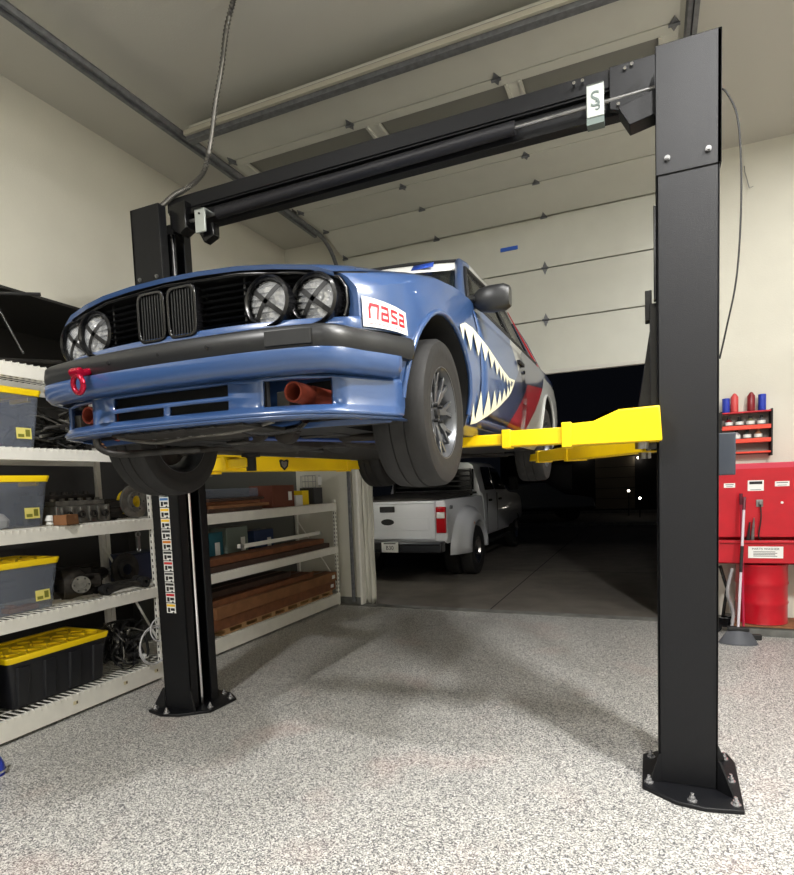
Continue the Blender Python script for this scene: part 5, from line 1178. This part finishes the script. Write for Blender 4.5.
MB().box(-.13, .13, -1.058, -1.04, 1.08, 1.17).build('tailgate_handle', BLKM, tg, bev=.008)
MB().lathe([(.001, 0), (.055, .002), (.06, .008)], (0, 0, 0), (0, 1, 0), 28).build('oval_emblem', BLKM, tg).matrix_local = Matrix.Translation((0, -1.062, .93)) @ Matrix.Diagonal((1.9, 1, .8, 1))
m = MB(); m.box(-.97, .97, -1.28, -1.08, .49, .62); m.box(-.97, .97, -1.30, -1.06, .60, .65); bp2 = m.build('rear_bumper', mat('bumper_grey', (70, 72, 76), .3, .7), tk, bev=.02); MB().box(-.30, .30, -1.31, -1.27, .53, .645).build('bumper_pad', BLKM, bp2, bev=.01)
m = MB(); m.box(.01, .29, -1.33, -1.315, .50, .65); pl = m.build('license_plate', PWHT, bp2, bev=.004)
text('plate_number', 'B30', .085, INK, pl, frame((.15, -1.331, .565), (1, 0, 0), (0, 0, 1)), .001); m = MB(); m.box(.05, .25, -1.332, -1.33, .625, .64); m.build('plate_strip', INK, pl, smooth=0)
q4((-.86, -1.0, 1.25), (.86, -1.0, 1.25), (.86, 1.08, 1.31), (-.86, 1.08, 1.31), 'tonneau_cover', mat('tarp_brown', (34, 30, 28), .8, bump=.4, bscale=8), .03, tk)
m = MB(); m.box(-.80, .80, 1.085, 1.10, 1.36, 1.74); m.build('rear_window', GLASST, tk, smooth=0)
m = MB()
for x in (-.78, .78): m.bar((x, 1.0, 1.26), (x, 1.0, 1.74), .05, .03)
for k in range(5): m.bar((-.78, 1.0, 1.34 + k * .09), (.78, 1.0, 1.34 + k * .09), .02, .03)
m.build('headache_rack', BLKM, tk)
text('badge', 'FX4', .085, INK, tk, frame((1.006, -.86, 1.13), (0, 1, 0), (0, 0, 1)), .002)
def twheel(x, y, s_):
    e = empty('truck_wheel', (x, y, .40)); e.parent = tk
    MB().lathe([(.22, -.11), (.36, -.115), (.39, -.10), (.40, -.06), (.40, .06), (.39, .10), (.36, .115), (.22, .11)], (0, 0, 0), (1, 0, 0), 40, closed=True).build('tyre', RUB, e, smooth=40)
    m = MB(); m.lathe([(.22, -.08), (.22, .10), (.20, .09), (.17, .02 ), (.06, .04), (.06, .09), (.001, .09)] if s_ > 0 else [(.22, .08), (.22, -.10), (.20, -.09), (.17, -.02), (.06, -.04), (.06, -.09), (.001, -.09)], (0, 0, 0), (1, 0, 0), 36); m.build('wheel_disc', CHROME, e, smooth=40)
for s_ in (-1, 1):
    twheel(s_ * 1.07, 0, s_); twheel(s_ * .80, 0, s_); twheel(s_ * .86, 4.0, s_)
MB().box(-.45, .45, -.9, 4.3, .45, .62).build('chassis', VOID, tk, smooth=0)
tk.scale = (.96, 1, 1)
# far side of the street
hs = empty('neighbour_house', (1.2, 24, 0), label='dark neighbouring house with gable and garage across the street at night', cat='house')
HD = mat('house_siding', (46, 44, 44), .9); HO = Vector((1.2, 24, 0))
m = MB(); m.box(-4.5, 4.5, 0, 6, 0, 2.9); m.build('wall', HD, hs, smooth=0)
m = MB(); m.prism([(-2.6, 2.7), (2.6, 2.7), (.2, 4.3)], lambda u, v: (u, -.3, v), lambda u, v: (u, 5, v)); m.build('gable', mat('shingle', (36, 30, 32), .9), hs, smooth=0)
m = MB(); m.box(-5, 5, -.4, 6.4, 2.85, 3.05); m.build('roof', mat('shingle', (36, 30, 32), .9), hs, smooth=0)
gd = MB()
for k in range(5): gd.box(-.3, 1.3, -.05, 0, .1 + k * .45, .1 + k * .45 + .43)
gd.build('garage_door', mat('house_garage', (150, 138, 120), .8), hs, smooth=0)
MB().box(-2.6, -1.3, -.05, 0, 1.0, 2.1).build('window', mat('dim_window', (38, 34, 40), .3), hs, smooth=0)
for x, z_ in ((-.8, 2.45), (.3, 2.9), (1.45, 2.25)):
    MB().lathe([(.001, -.05), (.05, -.03), (.05, .03), (.001, .05)], (x, -.14, z_), (0, 0, 1), 12).build('porch_lamp', mat('lamp_glow', (255, 240, 220), .5, emit=(255, 244, 225), es=14), hs)
for i, (x, y, z_) in enumerate(((2.35, 20.5, .9), (2.75, 19.5, .65))):
    e = empty('path_light', (x, y, 0), label='small bright path light across the street, the %s one' % ('farther' if i == 0 else 'nearer'), cat='light', group='path lights'); MB().cyl((0, 0, 0), (0, 0, z_), .02).build('stake', BLKM, e); MB().lathe([(.001, 0), (.035, .01), (.035, .06), (.001, .08)], (0, 0, z_), n=12).build('lamp_head', mat('lamp_glow', (255, 240, 220), .5, emit=(255, 244, 225), es=14), e)
pc = empty('parked_car', (-1.0, 18.5, 0), .3, 'dim grey sedan parked across the street behind the lifted coupe', 'car')
tm = [(-2.2, .45), (-2.15, .75), (-1.4, .85), (-.8, 1.32), (.5, 1.36), (1.2, .92), (2.1, .8), (2.2, .45)]
MB().prism(tm, lambda u, v: (u, -.85 + .12 * max(0, v - .8), v), lambda u, v: (u, .85 - .12 * max(0, v - .8), v)).build('body', mat('sedan_paint', (120, 122, 128), .35), pc, bev=.05)
MB().prism([(-1.2, .9), (-.75, 1.26), (.45, 1.30), (1.0, .92)], lambda u, v: (u, -.845 + .06, v), lambda u, v: (u, .845 - .06, v)).build('window', GLASST, pc)
for x in (-1.35, 1.35):
    for y in (-.82, .66): MB().cyl((x, y, .32), (x, y + .16, .32), .32, n=28).build('wheel', RUB, pc)
struct('trim_9', MB().box(-14, 16, 15.9, 16.1, -.004, .10), CONC)
struct('trim_10', MB().box(-14, 16, 22.4, 22.6, -.004, .10), CONC)
